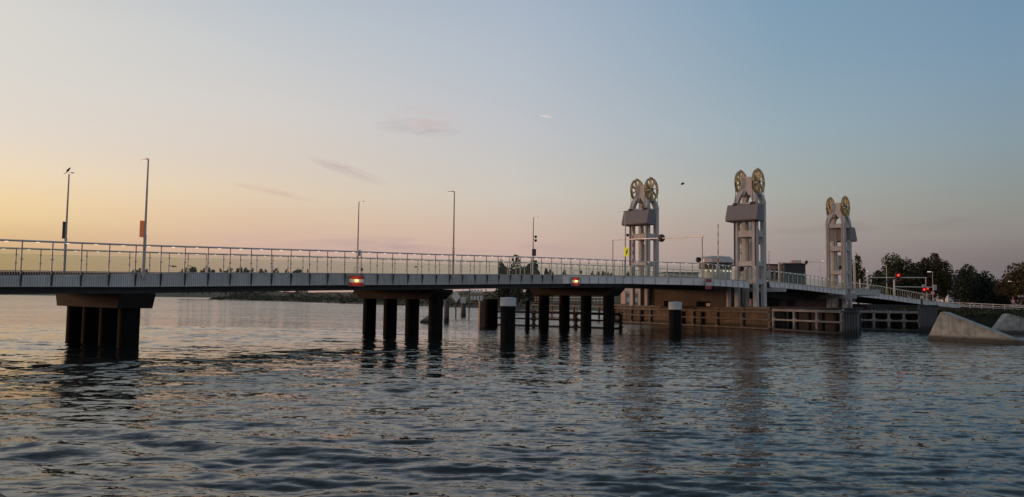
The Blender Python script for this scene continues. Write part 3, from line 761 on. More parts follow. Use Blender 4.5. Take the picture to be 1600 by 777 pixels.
def dolphin(px, py, r, ztop, caph, lab, m='pile', pile_r2=None, group='mooring posts in the river'):
    c = wat(px, py); c = V2(c, 0); c.y += r
    t = thing('mooring_post', lab, 'mooring post', c, group)
    MB().lathe(c-UP*2.5, [(0, 0), (r, 0), (pile_r2 or r, 2.5+ztop-caph), (pile_r2 or r, 2.5+ztop-.02), (0, 2.5+ztop-.02)], 32).build('pile', M[m], t, smooth=True)
    if caph:
        k = MB().lathe(c+UP*(ztop-caph), [(r+.02, 0), (r+.05, 0), (r+.05, caph), (r+.02, caph+.02), (0, caph+.05)], 32).build('cap', M['white'], t, smooth=True)
    return t
dolphin(793, 538, .55, 3.38, .60, 'taller black mooring pile with a white collar, between the two right piled piers')
dolphin(1057, 527.5, .56, 3.22, .68, 'black mooring pile with a white collar, in front of the brown guide wall')
dolphin(766, 511.5, .85, 3.3, 0, 'thick black pile without collar, standing beside the pale brown square post')
t = thing('fender_post', 'pale brown square concrete post against a thick black pile', 'fender post', wat(752, 511)); p = V2(wat(752, 511.5), 0)
MB().obox(p+UP*.3, (.28, .1, 0), (-.1, .28, 0), UP*2.8).build('post', M['wood'], t, bevel=.03)
dolphin(824, 514.5, .32, 3.2, 0, 'slim dark pile between the white collared pile and the right piled pier', pile_r2=.24)
dolphin(697, 504, .42, 3.1, 0, 'grey tapered pile on a stone foot, just right of the middle piled pier', m='sheet', pile_r2=.35)
t = dolphin(723.5, 494.5, .62, 2.4, 0, 'short tapered dark pile with a white box on its top', m='sheet', pile_r2=.42)
p = V2(wat(723.5, 494.5), 0)
t = thing('signal_box', 'white box standing on top of the short tapered dark pile', 'signal box', p+UP*2.4)
MB().obox(p+UP*3.05, (.45, 0, 0), (0, .45, 0), UP*.6).build('box', M['white'], t, bevel=.03); MB().bar(p+UP*3.7, p+UP*5.6, .07).build('mast', M['post'], t)
# white diamond board
p = wat(712, 496); t = thing('diamond_sign', 'white diamond shaped board on a dark stand, facing the river', 'sign', V2(p, 0)); p = V2(p, 0)
MB().tube(p-UP*1.5, p+UP*4.3, .12, n=8).build('post', M['bracket'], t)
u_ = Vector((1, 0, 0)); c = p+UP*3.7-Vector((0, .16, 0))
MB().prism([c-u_*.75, c-UP*1.1+u_*.05, c+u_*.75, c+UP*1.1-u_*.05], (0, .06, 0)).build('board', M['signwhite'], t, recalc=True)
# frame with eight white panels
p = V2(wat(744, 499), 0); t = thing('panel_rack', 'brown rack holding two rows of small white square panels above the water', 'panel rack', p)
MB().bar(p+Vector((-1.4, 0, 4.12)), p+Vector((1.9, 0, 4.12)), .2, .16).bar(p+Vector((-1.4, 0, 2.75)), p+Vector((1.9, 0, 2.75)), .2, .1).build('frame', M['pinkwall'], t)
w = MB()
for s1 in (-1.2, 1.5): w.tube(p+Vector((s1, .3, -2)), p+Vector((s1, .3, 4.9)), .09, n=8)
w.build('post', M['bracket'], t)
for i in range(4):
    for z, hh in ((4.55, .28), (3.45, .30 if i < 2 else .40)):
        x = p.x-.8+i*.53; MB().box(x-.19, x+.19, p.y-.22, p.y-.16, z-hh, z+hh).build('panel', M['signwhite'], t)

# ---- concrete wedges
def wedge(a, b, h, back, lab, apex):
    """a,b = waterline ends facing the viewer; the back edge of the sloping top is apex high"""
    d = b-a; d.z = 0; ln = d.length; d.normalize(); nn = Vector((-d.y, d.x, 0))
    if nn.dot(-a) > 0: nn = -nn                    # into the picture
    t = thing('ice_breaker', lab, 'concrete wedge', (a+b)/2, 'pale concrete wedges by the right bank')
    q = MB()
    q.prism([V2(a, -1.5), V2(a, .0), V2(a+d*apex, h), V2(a+d*(apex+.3), h+.05), V2(a+d*ln, -.25), V2(a+d*ln, -1.5)], nn*back)
    q.build('body', M['wedge'], t, recalc=True, bevel=.05)
    q = MB(); x0 = a+d*(apex+.25)-nn*.06; q.prism([V2(x0, h+.07), V2(x0, h-.07), V2(a+d*ln-nn*.06, -.35), V2(a+d*ln-nn*.06, -.2)], nn*.5)
    q.build('edge_beam', M['wedge'], t, recalc=True)
    return t
a = wat(1447, 531.5); b = wat(1622, 540.6)
wedge(a, b, 2.6, 1.0, 'large pale concrete wedge sloping down to the right, the nearer one at the right', 1.35)
a = wat(1551, 522.0); b = wat(1700, 524.0)
wedge(a, b, 2.3, 1.0, 'smaller pale concrete wedge behind the large one, cut by the right edge of the picture', 1.75)
a = wat(656, 505); b = wat(674, 499); t = thing('ice_breaker', 'small pale concrete wedge seen between piles of the middle pier', 'concrete wedge', a)
q = MB().prism([V2(a, -1), V2(a, .2), V2(a+Vector((1.6, 0, 0)), 1.5), V2(a+Vector((2.6, 0, 0)), 1.7), V2(a+Vector((2.6, 0, 0)), -1)], (0, 3, 0)).build('body', M['wedge'], t, recalc=True)

# ---- street lamps on the bridge
def lamp_post(t, o, ztop, zbase, hd, lab, rad=.075, headl=.75):
    """hd = +1 head reaches towards +NA (over the road), -1 the other way"""
    r = thing('street_lamp', lab, 'street lamp', B(t, o, zbase), 'street lamps along the bridge')
    a = B(t, o, zbase); b = B(t, o, ztop)
    MB().tube(a, a+UP*2.6, rad*1.3, n=12).tube(a+UP*2.6, b, rad, rad*.62, n=12).build('pole', M['post'], r, smooth=True)
    s = NA*hd
    h = MB(); h.bar(b+UP*.0, b+s*.25+UP*.03, .07)
    h.prism([b+s*.15+DA*.06+UP*.02, b+s*headl+DA*.10, b+s*headl-DA*.10, b+s*.15-DA*.06+UP*.02], UP*.07)
    hh = h.build('lamp_head', M['post'], r, recalc=True)
    MB().obox(b+s*(headl*.66)-UP*.02, s*headl*.26, DA*.08, UP*.015).build('light', M['lamp'], hh)
    return r
la1 = lamp_post(6.4, -.22, 11.53, 4.3, 1, 'tall lamp post with the small orange banner, on the near railing')
lamp_post(31.8, -.22, 12.39, 5.0, 1, 'tall plain lamp post on the near railing, above the middle piled pier')
lamp_post(57.2, -.22, 12.97, 5.8, 1, 'lamp post carrying the yellow sign, on the near railing left of the towers', )
lamp_post(6.1, 13.2, 11.95, 4.7, -1, 'leftmost lamp post, with a dark banner and a bird on its head')
lamp_post(31.6, 13.2, 12.5, 5.2, -1, 'lamp post with a small box, on the far railing above the glowing left board')
lamp_post(57.2, 13.2, 13.2, 5.8, -1, 'lamp post with cameras and brown board, in front of the round trees')
# things fixed to them
p = B(6.4, -.22, 0)
t = thing('banner', 'small orange banner with pale marks, strapped to the tall lamp post at left', 'banner', p+UP*7.4)
bdir = -DA
c = p+bdir*.19+UP*7.24
bn = MB().obox(c, bdir*.13, UP*.5, bdir.cross(UP)*.012).build('cloth', M['orange'], t)
w = MB()
for i, zz in enumerate((.34, .2, .08, -.06, -.2, -.34)): w.obox(c+UP*zz-NA*.0-bdir*(.02 if i % 2 else -.01)-bdir.cross(UP)*.016, bdir*(.07 if i % 2 else .05), UP*.025, bdir.cross(UP)*.004)
w.build('marks', M['signwhite'], bn)
p = B(6.1, 13.2, 0); t = thing('banner', 'dark narrow banner strapped to the leftmost lamp post', 'banner', p+UP*8)
c = p-DA*.14+UP*7.85; MB().obox(c, DA*.11, UP*.62, NA*.02).build('cloth', M['brownboard'], t)
p = B(57.2, -.22, 0); t = thing('yellow_sign', 'bright yellow board with a dark slanting symbol, on the lamp post left of the towers', 'sign', p+UP*9)
c = p+UP*8.62-NA*.12+DA*.08; s = MB().obox(c, DA*.42, UP*.48, NA*.02).build('board', M['yellow'], t)
f = MB(); n_ = -NA*.025
f.prism([c+n_+DA*-.2+UP*-.3, c+n_+DA*-.05+UP*-.3, c+n_+DA*.22+UP*.28, c+n_+DA*.02+UP*.28], -NA*.004)
f.prism([c+n_+DA*-.22+UP*-.02, c+n_+DA*.18+UP*-.10, c+n_+DA*.18+UP*.0, c+n_+DA*-.22+UP*.08], -NA*.0045)
f.build('symbol', M['black'], s, recalc=True)
def camera_unit(p, lab):
    t = thing('traffic_camera', lab, 'camera', p)
    MB().bar(p, p+DA*.45, .06).build('arm', M['post'], t)
    MB().lathe(p+DA*.45-UP*.25, [(0, 0), (.12, .04), (.16, .16), (.16, .3), (0, .34)], 12).build('housing', M['black'], t, smooth=True)
camera_unit(B(57.2, 13.2, 10.55), 'small dark camera halfway up the lamp post in front of the round trees')
camera_unit(B(57.2, 13.2, 11.0), 'upper small camera bracket on the lamp post in front of the round trees')
camera_unit(B(57.2, -.22, 10.55), 'small dark camera on the lamp post with the yellow sign')
p = B(57.2, 13.2, 9.0); t = thing('board', 'small square brown board on the lamp post in front of the round trees', 'sign', p)
MB().obox(p+DA*.02-NA*.14, DA*.33, UP*.42, NA*.04).build('face', M['brownboard'], t)
p = B(31.6, 13.2, 0); t = thing('control_box', 'small grey box low on the lamp post above the glowing left board', 'box', p+UP*7.3)
MB().obox(p+UP*7.55-NA*.15, DA*.2, UP*.28, NA*.16).build('case', M['steel'], t)
# small portal with round black lamp unit behind it
t = thing('signal_stand', 'thin bent pipe with round black signal, behind the railing over the glowing left board', 'signal', B(30.5, 14, 5.5))
q0, q1 = spot(553.5, 431, 76), spot(553.5, 418, 76); q2 = spot(566, 417, 76); q3 = spot(566, 431, 76)
w = MB(); w.bar(q0, q1, .05); w.bar(q1, q2, .05); w.bar(q2, q3, .05); w.build('pipe', M['rail'], t)
MB().lathe(spot(564.7, 421.4, 75.9), [(0, -.12), (.13, -.12), (.17, 0), (.13, .12), (0, .12)], 14, Vector((0, 1, 0))).build('lamp', M['black'], t, smooth=True)
t = thing('signal_stand', 'thin bent pipe with black signal, behind the railing over the glowing middle board', 'signal', spot(900, 430, 98))
w = MB(); q0, q1, q2, q3 = (spot(896.5, 431, 98), spot(896.5, 423, 98), spot(908, 423, 98), spot(908, 431, 98)); w.bar(q0, q1, .06); w.bar(q1, q2, .06); w.bar(q2, q3, .06); w.build('pipe', M['rail'], t)
MB().obox(spot(908, 425.5, 97.9), (.12, 0, 0), (0, .1, 0), (0, 0, .2)).build('lamp', M['black'], t)

# ---- navigation boards on the fascia
def navboard(t, z0, w, h, lit, lab, o=-.22):
    c = B(t, o, z0); r = thing('navigation_board', lab, 'navigation board', c, 'red and white boards on the bridge side')
    MB().obox(c, DA*(w/2+.02), NA*.03, UP*(h/2+.02)).build('frame', M['steel'], r)
    for i, mm in enumerate(('red', 'signwhite', 'red')):
        zz = h/2-h/3*(i+.5); MB().obox(c+UP*zz-NA*.045, DA*w/2, NA*.012, UP*(h/6-.004)).build('stripe', M[mm], r)
    if lit:
        lm = c-NA*.15+UP*.02-DA*.03
        MB().lathe(lm, [(0, -.05), (.09, -.05), (.12, 0), (.09, .05), (0, .06)], 14).build('lamp', M['amber'], r)
        MB().bar(c+UP*.05-NA*.05, lm+UP*.05, .04).build('arm', M['black'], r)
        li = bpy.data.lights.new('board_light', 'POINT'); li.energy = lit; li.color = (1, .55, .16); li.shadow_soft_size = .12
        lo = bpy.data.objects.new('board_light', li); COL.objects.link(lo); lo.location = c-NA*.34+UP*.02
    return r
def onoff(px, py, o):
    r = ray(px, py); m = Matrix(((DA.x, -r.x), (DA.y, -r.y))); q = P0+NA*o; s_ = m.inverted() @ Vector((-q.x, -q.y)); return s_[0], s_[1], EYE+r.z*s_[1]
t_, D_, z_ = onoff(556.5, 439, -.22); navboard(t_, z_, 1.32, .78, 3.5, 'red and white board with a glowing amber lamp, the left one over the middle pier')
t_, D_, z_ = onoff(899, 440, -.22); navboard(t_, z_, 1.25, .84, 3.5, 'red and white board with a glowing amber lamp, the right of the two lit ones')
t_, D_, z_ = onoff(1107, 444, -4.6); navboard(t_, z_, 1.25, 1.15, 0, 'unlit red and white board on the bridge side near the round control cabin', -4.6)

# ---- overhead signal portals
def portal(pa, pb, za, zbase, lab, discs, group='overhead signal portals', r_=.075):
    t = thing('signal_portal', lab, 'signal portal', V2((pa+pb)/2, zbase), group)
    for p, z in ((pa, za[0]), (pb, za[1])): MB().tube(V2(p, zbase), V2(p, z), r_, n=10).build('post', M['post'], t)
    a, b = V2(pa, za[0]), V2(pb, za[1]); d = (b-a).normalized()
    MB().tube(a-d*.2, b+d*.2, r_, n=10).build('beam', M['rail'], t)
    for u, w, h in discs:
        c = a.lerp(b, u)
        bb = MB().lathe(c, [(0, -.14), (w*.6, -.14), (w, -.05), (w, .05), (w*.6, .14), (0, .14)], 20, (d.cross(UP)+d*.35)); 
        bb.build('signal_head', M['black'], t, smooth=True)
    return t
A, Bq = onoff(1097, 400, -2.6), onoff(957.5, 400, 13.4)
pa = ray(1097, 370)*A[1]; pb = ray(957.5, 375)*Bq[1]
portal(pa, pb, (EYE+pa.z, EYE+pb.z), 6.0, 'long overhead pipe portal with a round black signal, in front of the leftmost tower', [(.42, .50, .3)])
# oval plate behind that signal
pa2 = onoff(1336, 409, -.2); pb2 = onoff(1217, 409.5, 14)
pa = ray(1336, 409)*pa2[1]; pb = ray(1217, 410)*pb2[1]
portal(pa, pb, (EYE+pa.z, EYE+pb.z), 4.5, 'overhead pipe portal with a black signal, passing behind the right lift tower', [(.62, .30, .3)])
# black round signals near the towers
def round_signal(px, py, D, r, lab):
    c = spot(px, py, D); t = thing('round_signal', lab, 'signal', c, 'round black signals near the towers')
    MB().lathe(c, [(0, -.15), (r*.7, -.15), (r, -.08), (r, .1), (r*.9, .22), (0, .12)], 20, Vector((.5, -1, 0))).build('housing', M['black'], t, smooth=True)
    MB().bar(c+Vector((0, .2, .0)), V2(c, c.z-.9)+Vector((0, .2, 0)), .06).build('bracket', M['post'], t)
round_signal(1091, 406, 92, .32, 'round black signal at the foot of the portal, left of the round control cabin')
round_signal(1158, 420.5, 93.5, .30, 'round black signal in front of the tallest tower, just above the railing')
round_signal(1312, 418, 117, .26, 'small black signal seen in the opening of the right tower')

# ---- red and white barrier poles, raised
def barrier(px, y0, y1, D, lab, w=.13, tilt=0.0):
    a = spot(px, y1, D); b = spot(px+tilt, y0, D); t = thing('barrier_pole', lab, 'raised barrier', a, 'raised striped barriers')
    n = 10; rd = MB(); wh = MB()
    for i in range(n):
        (rd if i % 2 else wh).tube(a.lerp(b, i/n), a.lerp(b, (i+1)/n), w/2*(1.15-.3*i/n), n=8)
    wb = wh.build('boom', M['signwhite'], t); rd.build('red_band', M['red'], wb)
    MB().obox(a-UP*.5, (.22, 0, 0), (0, .22, 0), UP*.55).build('drive_box', M['steel'], t, bevel=.03)
barrier(1122, 350, 417, 97, 'raised red and white barrier pole above the round control cabin')
barrier(989, 356, 417, 104, 'raised red and white barrier pole at the left edge of the leftmost tower')
barrier(1201.5, 392, 424, 112, 'thin raised barrier pole just right of the tallest tower', .10)

# ---- round control cabin
c = spot(1118, 430, 112); c.z = 0; cr = thing('control_cabin', 'round pale control cabin with broad domed roof, left of the tallest tower', 'control cabin', c+UP*5)
MB().lathe(c, [(0, 5), (2.1, 5), (2.1, 8.05), (0, 8.05)], 28).build('wall', M['cabin'], cr, smooth=True)
MB().lathe(c, [(2.0, 8.06), (2.35, 8.1), (2.3, 8.75), (2.0, 8.8)], 28).build('window_band', M['window'], cr, smooth=True)
w = MB()
for i in range(14): a = 2*math.pi*i/14; w.bar(c+Vector((math.cos(a)*2.37, math.sin(a)*2.37, 8.08)), c+Vector((math.cos(a)*2.33, math.sin(a)*2.33, 8.8)), .07)
w.build('mullion', M['cabin'], cr)
rf_ = MB().lathe(c, [(0, 8.8), (2.45, 8.85), (2.62, 9.0), (2.55, 9.45), (2.15, 9.85), (.7, 10.0), (0, 10.02)], 14).build('roof', M['roofm'], cr, smooth=False)
w = MB()
for i in range(9): a = 2*math.pi*i/9; w.tube(c+Vector((math.cos(a)*2.0, math.sin(a)*2.0, 9.7)), c+Vector((math.cos(a)*2.0, math.sin(a)*2.0, 10.0)), .03, n=6)
w.build('roof_rail', M['post'], rf_)
w = MB()
for i in range(7): x = -1.8+i*.6; w.lathe(c+Vector((x, -math.sqrt(max(.1, 5.3-x*x)), 7.75)), [(0, -.08), (.11, -.05), (.11, .05), (0, .1)], 8)
w.build('lamp', M['led'], cr)
MB().obox(c+Vector((2.9, -.3, 8.65)), (1.0, 0, 0), (0, .8, 0), UP*.08).build('canopy', M['darkroof'], cr)

# ---- traffic lights and signs on the right
def tlight(px, py, D, lab, w=.35, board=True, poleto=None):
    c = spot(px, py, D); t = thing('traffic_light', lab, 'traffic light', c, 'traffic lights on the right bank')
    MB().obox(c, (w, 0, 0), (0, .15, 0), UP*w*1.7).build('backboard', M['black'], t, bevel=.05)
    rd = MB().lathe(c+Vector((0, -.16, w*.75)), [(0, -.06), (w*.5, -.05), (w*.5, 0)], 16, Vector((0, 1, 0))).build('red_lamp', M['redlight'], t)
    w2 = MB().lathe(c+Vector((0, -.155, 0)), [(w*.95, -.005), (w*1.0, 0)], 4, Vector((0, 1, 0)))
    MB().box(c.x-w, c.x+w, c.y-.165, c.y-.158, c.z-w*1.7, c.z-w*1.6).box(c.x-w, c.x+w, c.y-.165, c.y-.158, c.z+w*1.6, c.z+w*1.7).box(c.x-w, c.x-w*.86, c.y-.1655, c.y-.1585, c.z-w*1.6, c.z+w*1.6).box(c.x+w*.86, c.x+w, c.y-.1655, c.y-.1585, c.z-w*1.6, c.z+w*1.6).build('border', M['red'], t)
    if poleto: MB().tube(c+Vector((0, .2, 0)), Vector((c.x, c.y+.2, poleto)), .07, n=8).build('pole', M['post'], t)
    li = bpy.data.lights.new('signal_glow', 'POINT'); li.energy = 3; li.color = (1, .05, .03); li.shadow_soft_size = .1
    lo = bpy.data.objects.new('signal_glow', li); COL.objects.link(lo); lo.location = c+Vector((0, -.6, w*.4))
D = 170
pa, pb = spot(1446.5, 434, D), spot(1356, 434, D)
portal(pa, pb, (pa.z, pb.z), 4.0, 'overhead signal portal above the ramp, carrying the large red traffic light', [], r_=.10)
tlight(1403, 433, D-.5, 'large traffic light showing red on the overhead beam before the trees', .52)
tlight(1443.5, 455, D-3, 'traffic light showing red on a post at the end of the ramp', .45, poleto=3.6)
tlight(1449, 453, D+3, 'smaller traffic light showing red beside the one on the ramp post', .36, poleto=3.6)
t = thing('street_lamp', 'slim lamp post with a small blue sign, on the ramp left of the red light', 'street lamp', V2(spot(1385, 460, 150), 4.5), 'street lamps along the bridge')
p = spot(1385, 415, 150); p1_ = V2(p, 4.6)
MB().tube(p1_, p, .07, n=8).build('pole', M['post'], t); h_ = MB().bar(p, p+Vector((-.7, 0, .12)), .12).build('lamp_head', M['post'], t); MB().obox(p+Vector((-.5, 0, .03)), (.25, 0, 0), (0, .1, 0), UP*.02).build('light', M['lamp'], h_)
t = thing('road_sign', 'small blue road sign on the slim lamp post by the ramp', 'sign', spot(1385, 440, 149.8)); MB().obox(spot(1385.3, 440, 149.8), (.35, 0, 0), (0, .03, 0), UP*.2).build('board', M['blue'], t)
# other lit street lamps beyond
def far_lamp(px, py, D, zb, lab, side=-1):
    p = spot(px, py, D); t = thing('street_lamp', lab, 'street lamp', V2(p, zb), 'street lamps on the right bank')
    MB().tube(V2(p, zb), p, .10, .06, n=8).build('pole', M['post'], t)
    h = MB().bar(p, p+Vector((side*1.1, 0, .12)), .16, .1).build('lamp_head', M['post'], t); MB().obox(p+Vector((side*.8, -.05, .0)), (.4, 0, 0), (0, .14, 0), UP*.06).build('light', M['lamp'], h)
far_lamp(1457, 425, 185, 3, 'lamp post with lit head before the tall tree at the ramp end')
far_lamp(1358.5, 424.5, 230, 3, 'lit lamp head hanging low in the gap right of the right tower', -1)
far_lamp(1281, 408, 240, 3, 'distant lit lamp just left of the right tower', 1)
far_lamp(1582, 440, 185, 3, 'slim yellowish lamp post at the far right before the brown tree')
def round_sign(px, py, D, r, lab, m='signwhite', zb=3.2):
    c = spot(px, py, D); t = thing('road_sign', lab, 'sign', V2(c, zb)); 
    MB().tube(V2(c, zb), c, .05, n=6).build('post', M['post'], t)
    f = MB().lathe(c+Vector((0, -.08, 0)), [(0, -.02), (r, -.02), (r, .02), (0, .02)], 20, Vector((0, 1, 0))).build('plate', M['red'], t)
    MB().lathe(c+Vector((0, -.105, 0)), [(0, -.005), (r*.7, -.005), (r*.7, 0)], 20, Vector((0, 1, 0))).build('face', M[m], f)
round_sign(1457, 458, 180, .55, 'round red rimmed road sign at the foot of the lamp post at the ramp end')
round_sign(1582.5, 471, 180, .50, 'pale round road sign at the far right, on the bank railing')
t = thing('white_signboard', 'small white signboard on the bank at the right edge', 'sign', spot(1597, 463, 180)); MB().obox(spot(1597, 463, 180), (.9, 0, 0), (0, .05, 0), UP*.22).bar(spot(1601, 463, 180.2), V2(spot(1601, 463, 180.2), 3.2), .1).build('board', M['white'], t)
t = thing('gate_pole', 'long horizontal pale barrier arm above the ramp, ending in two round counterweights', 'barrier', spot(1430, 449, 168))
MB().tube(spot(1396, 448.2, 168), spot(1462, 449, 168), .09, n=8).build('arm', M['rail'], t)
MB().obox(spot(1444, 448, 167.8), (.35, 0, 0), (0, .2, 0), UP*.45).obox(spot(1460.5, 449.5, 167.8), (.35, 0, 0), (0, .2, 0), UP*.6).build('weight', M['steel'], t)
MB().tube(spot(1397, 437, 168), V2(spot(1397, 437, 168), 4.2), .17, .2, n=8).build('post', M['white'], t)
w = MB(); t = thing('lamp_mast', 'thick pale mast with a short crossbar before the slim tree right of the right tower', 'mast', V2(spot(1334.5, 430, 140), 5)); p = spot(1334.5, 409, 140)
w.tube(V2(p, 4.5), p, .16, n=10).bar(p-Vector((.55, 0, 0)), p+Vector((.55, 0, 0)), .1); w.build('mast', M['tower'], t)
t = thing('lamp_mast', 'pale post standing on the balcony beside the right tower', 'mast', V2(spot(1343.5, 445, 138), 5)); w = MB(); p = spot(1343.5, 436, 137.5); w.tube(V2(p, 4.5), p, .08, n=8).build('mast', M['rail'], t)
# masts on the far roof
for px, y0, D, lab in ((1217.5, 409, 148, 'pale square post behind the railing right of the tallest tower'),):
    p = spot(px, y0+.5, D); t = thing('lamp_mast', lab, 'mast', V2(p, 5)); MB().obox(V2(p, (p.z+5)/2), (.17, 0, 0), (0, .17, 0), UP*(p.z-5)/2).build('mast', M['tower'], t)

# ---- bank railing at right
bf = thing('bank_railing', 'long white pipe railing along the right bank before the dark trees', 'railing', spot(1540, 480, 188))
pts = [spot(1462+18*i, 471.6+.82*i, 198-2.0*i) for i in range(10)]
for i, p in enumerate(pts):
    b0 = p.copy(); b0.z -= .95; MB().bar(b0-UP*.3, p, .18).build('post', M['white'], bf)
w = MB()
for a, b in zip(pts[:-1], pts[1:]):
    for dz in (0, -.5, -.88): w.bar(a+UP*dz, b+UP*dz, .1, .16)
w.build('rail', M['white'], bf)
# bollard-like retaining strip: pale road edge
rw = MB(); top = [p-UP*.95 for p in pts]
for p, q_ in zip(top[:-1], top[1:]): rw.prism([V2(p, p.z), V2(q_, q_.z), V2(q_, 1), V2(p, 1)], (0, 14, 0))
rw.prism([V2(top[-1], top[-1].z), V2(top[-1], top[-1].z)+Vector((60, -10, -.6)), V2(top[-1], 1)+Vector((60, -10, 0)), V2(top[-1], 1)], (0, 14, 0))
tag(rw.build('retaining_wall', M['darkc'], recalc=True), 'dark low retaining wall carrying the white railing on the right bank', 'wall')

# ---- buildings
def building(name, px0, px1, ytop, D, zb, m, lab, depth=12, rows=2, cols=5, winm='window', roof=True, wz=None):
    a, b = spot(px0, 450, D), spot(px1, 450, D); zt_ = spot((px0+px1)/2, ytop, D).z
    t = thing(name, lab, 'building', V2((a+b)/2, zb))
    wl = MB().box(a.x, b.x, D, D+depth, zb, zt_).build('wall', M[m], t)
    if roof: MB().box(a.x-.3, b.x+.3, D-.3, D+depth+.3, zt_, zt_+.35).build('roof', M['darkroof'], t)
    W_ = (b.x-a.x)/cols; H_ = (zt_-zb)/rows
    for j in range(rows):
        for i in range(cols):
            x0 = a.x+W_*(i+.2); z0 = zb+H_*(j+.3); f = MB().box(x0, x0+W_*.6, D-.05, D+.02, z0, z0+H_*.5).build('window', M[winm], t)
            MB().box(x0-.06, x0+W_*.6+.06, D-.1, D+.01, z0-.1, z0-.01).build('sill', M['offwhite'], f)
    return t
building('office_building', 1226, 1259, 413.5, 210, 2.5, 'darkroof', 'dark flat office block with tall blue green windows, right of the tallest tower', rows=1, cols=7, winm='tealglass')
building('office_building', 1178, 1227, 414.5, 215, 2.5, 'pinkwall', 'low pale building with dark roof, behind the railing just right of the tallest tower', rows=2, cols=6)
building('row_of_houses', 1038, 1092, 427, 260, 2.5, 'offwhite', 'low white house row with dark windows, seen through the railing right of the leftmost tower', rows=1, cols=6)
building('house', 977, 1010, 449.5, 150, 2.6, 'pinkwall', 'pale pink house below the deck, left of the brown pier', rows=2, cols=3, winm='signwhite', depth=6)
t = thing('chimney', 'small brown roof box on top of the dark office block', 'roof box', spot(1243, 412, 216)); MB().obox(spot(1243, 411.2, 216), (1.3, 0, 0), (0, 1, 0), UP*.7).build('box', M['pinkwall'], t)
for px, lab in ((606, 'small white house on the far bank, between two inner piles of the middle pier'), (577, 'small white house on the far bank at the left side of the middle pier')):
    building('house', px-3, px+3, 465.2, 330, 1.2, 'white', lab, rows=1, cols=2, depth=5)
t = thing('striped_ship', 'white moored barge cabin far behind the middle pier', 'boat', spot(1240, 474, 190)); 
MB().box(spot(1254, 474, 190).x-.1, spot(1262, 474, 190).x, 190, 192, spot(1258, 476, 190).z, spot(1258, 471, 190).z).build('cabin', M['white'], t)
t['label'] = 'small white box glimpsed under the lift span'; t['category'] = 'box'; t.name = 'white_box'

# ---- trees
def crown(n, s, ell, lobes, rg):
    """leaf faces through a lumpy crown volume"""
    cen = rg.normal(size=(lobes, 3)); cen /= np.linalg.norm(cen, axis=1)[:, None]; cen *= rg.uniform(.35, .82, (lobes, 1)); cen[:, 2] = np.where(cen[:, 2] < -.45, -cen[:, 2]*.5, cen[:, 2])
    rad = rg.uniform(.22, .44, lobes)
    k = rg.integers(0, lobes, n); d = rg.normal(size=(n, 3)); d /= np.linalg.norm(d, axis=1)[:, None]
    pos = cen[k]+d*(rad[k]*rg.uniform(.45, 1.05, n)**.5)[:, None]
    q_ = np.quantile(pos, [.004, .996], axis=0); pos = (pos-q_.mean(0))/((q_[1]-q_[0])/2)*np.array(ell)
    a = rg.normal(size=(n, 3)); a /= np.linalg.norm(a, axis=1)[:, None]; b = np.cross(a, rg.normal(size=(n, 3))); b /= np.linalg.norm(b, axis=1)[:, None]
    sz = s*rg.uniform(.5, 1.3, (n, 1)); v = np.stack([pos-a*sz, pos-b*sz*.6, pos+a*sz, pos+b*sz*.6], 1).reshape(-1, 3)
    return v
def tree(name, x, y, zb, h, w, lab, m='leaf', n=2600, s=.32, trunk=.28, seed=1, lobes=16, cat='tree', group=None, dpt=None):
    rg = np.random.default_rng(seed); t = thing(name, lab, cat, (x, y, zb), group)
    ch = h*(1-trunk); v = crown(n, s, (w/2, (dpt or w)/2, ch/2), lobes, rg)+np.array([x, y, zb+h*trunk+ch/2])
    f = np.arange(len(v)).reshape(-1, 4)
    MB().add([tuple(p) for p in v], [tuple(int(i) for i in q) for q in f]).build('crown', M[m], t)
    tr = MB(); base = Vector((x, y, zb-.4)); top = Vector((x+rg.normal()*.02*w, y, zb+h*(trunk+.35)))
    tr.tube(base, top, h*.022+.05, h*.009, n=8)
    for i in range(6):
        u = rg.uniform(.5, .95); p = base.lerp(top, u); a = rg.uniform(0, 6.28); tr.tube(p, p+Vector((math.cos(a)*w*.33, math.sin(a)*w*.3, h*rg.uniform(.12, .3))), h*.008, h*.003, n=6)
    tr.build('trunk', M['bark'], t)
    return t
def tree_px(px, ytop, wpx, D, zb, lab, **k):
    p = spot(px, ytop, D); return tree(k.pop('name', 'broadleaf_tree'), p.x, D, zb, p.z-zb, wpx*D/1200, lab, **k)
tree_px(1340, 400, 22, 190, 2.8, 'slim dark tree right beside the right lift tower', seed=3, n=2600, s=.26, lobes=22, trunk=.1, name='slim_tree')
tree_px(1399, 400, 62, 205, 2.8, 'wide round tree behind the large red traffic light', seed=4, n=9750, s=.30, lobes=34, trunk=.18)
tree_px(1372, 424, 34, 212, 2.8, 'low bush-like tree at the left foot of the wide round tree', seed=5, n=2600, s=.3, lobes=18, trunk=.1)
tree_px(1425, 420, 50, 222, 2.8, 'dense dark tree filling the gap behind the two tallest round trees', seed=15, n=5400, s=.34, lobes=26, trunk=.08)
tree_px(1453, 399, 54, 205, 2.8, 'tall round tree with the lit lamp post before it, at the ramp end', seed=6, n=9750, s=.30, lobes=34, trunk=.14, m='leafo')
tree_px(1474, 425, 24, 200, 2.8, 'narrow overhanging tree at the right of the tall round tree', seed=7, n=3300, s=.28, lobes=16, trunk=.25)
tree_px(1509, 416, 40, 195, 2.8, 'dark spreading conifer, the leftmost of the right hand group', seed=8, n=7200, s=.27, lobes=40, trunk=.08, m='leafb', name='conifer')
tree_px(1530, 427, 46, 200, 2.8, 'dark bushy tree in the middle of the right hand group', seed=9, n=6000, s=.30, lobes=28, trunk=.06, m='leafb')
tree_px(1555, 436, 40, 205, 2.8, 'lower dark bushy tree just left of the gap in the right hand group', seed=10, n=4800, s=.30, lobes=24, trunk=.05, m='leafb')
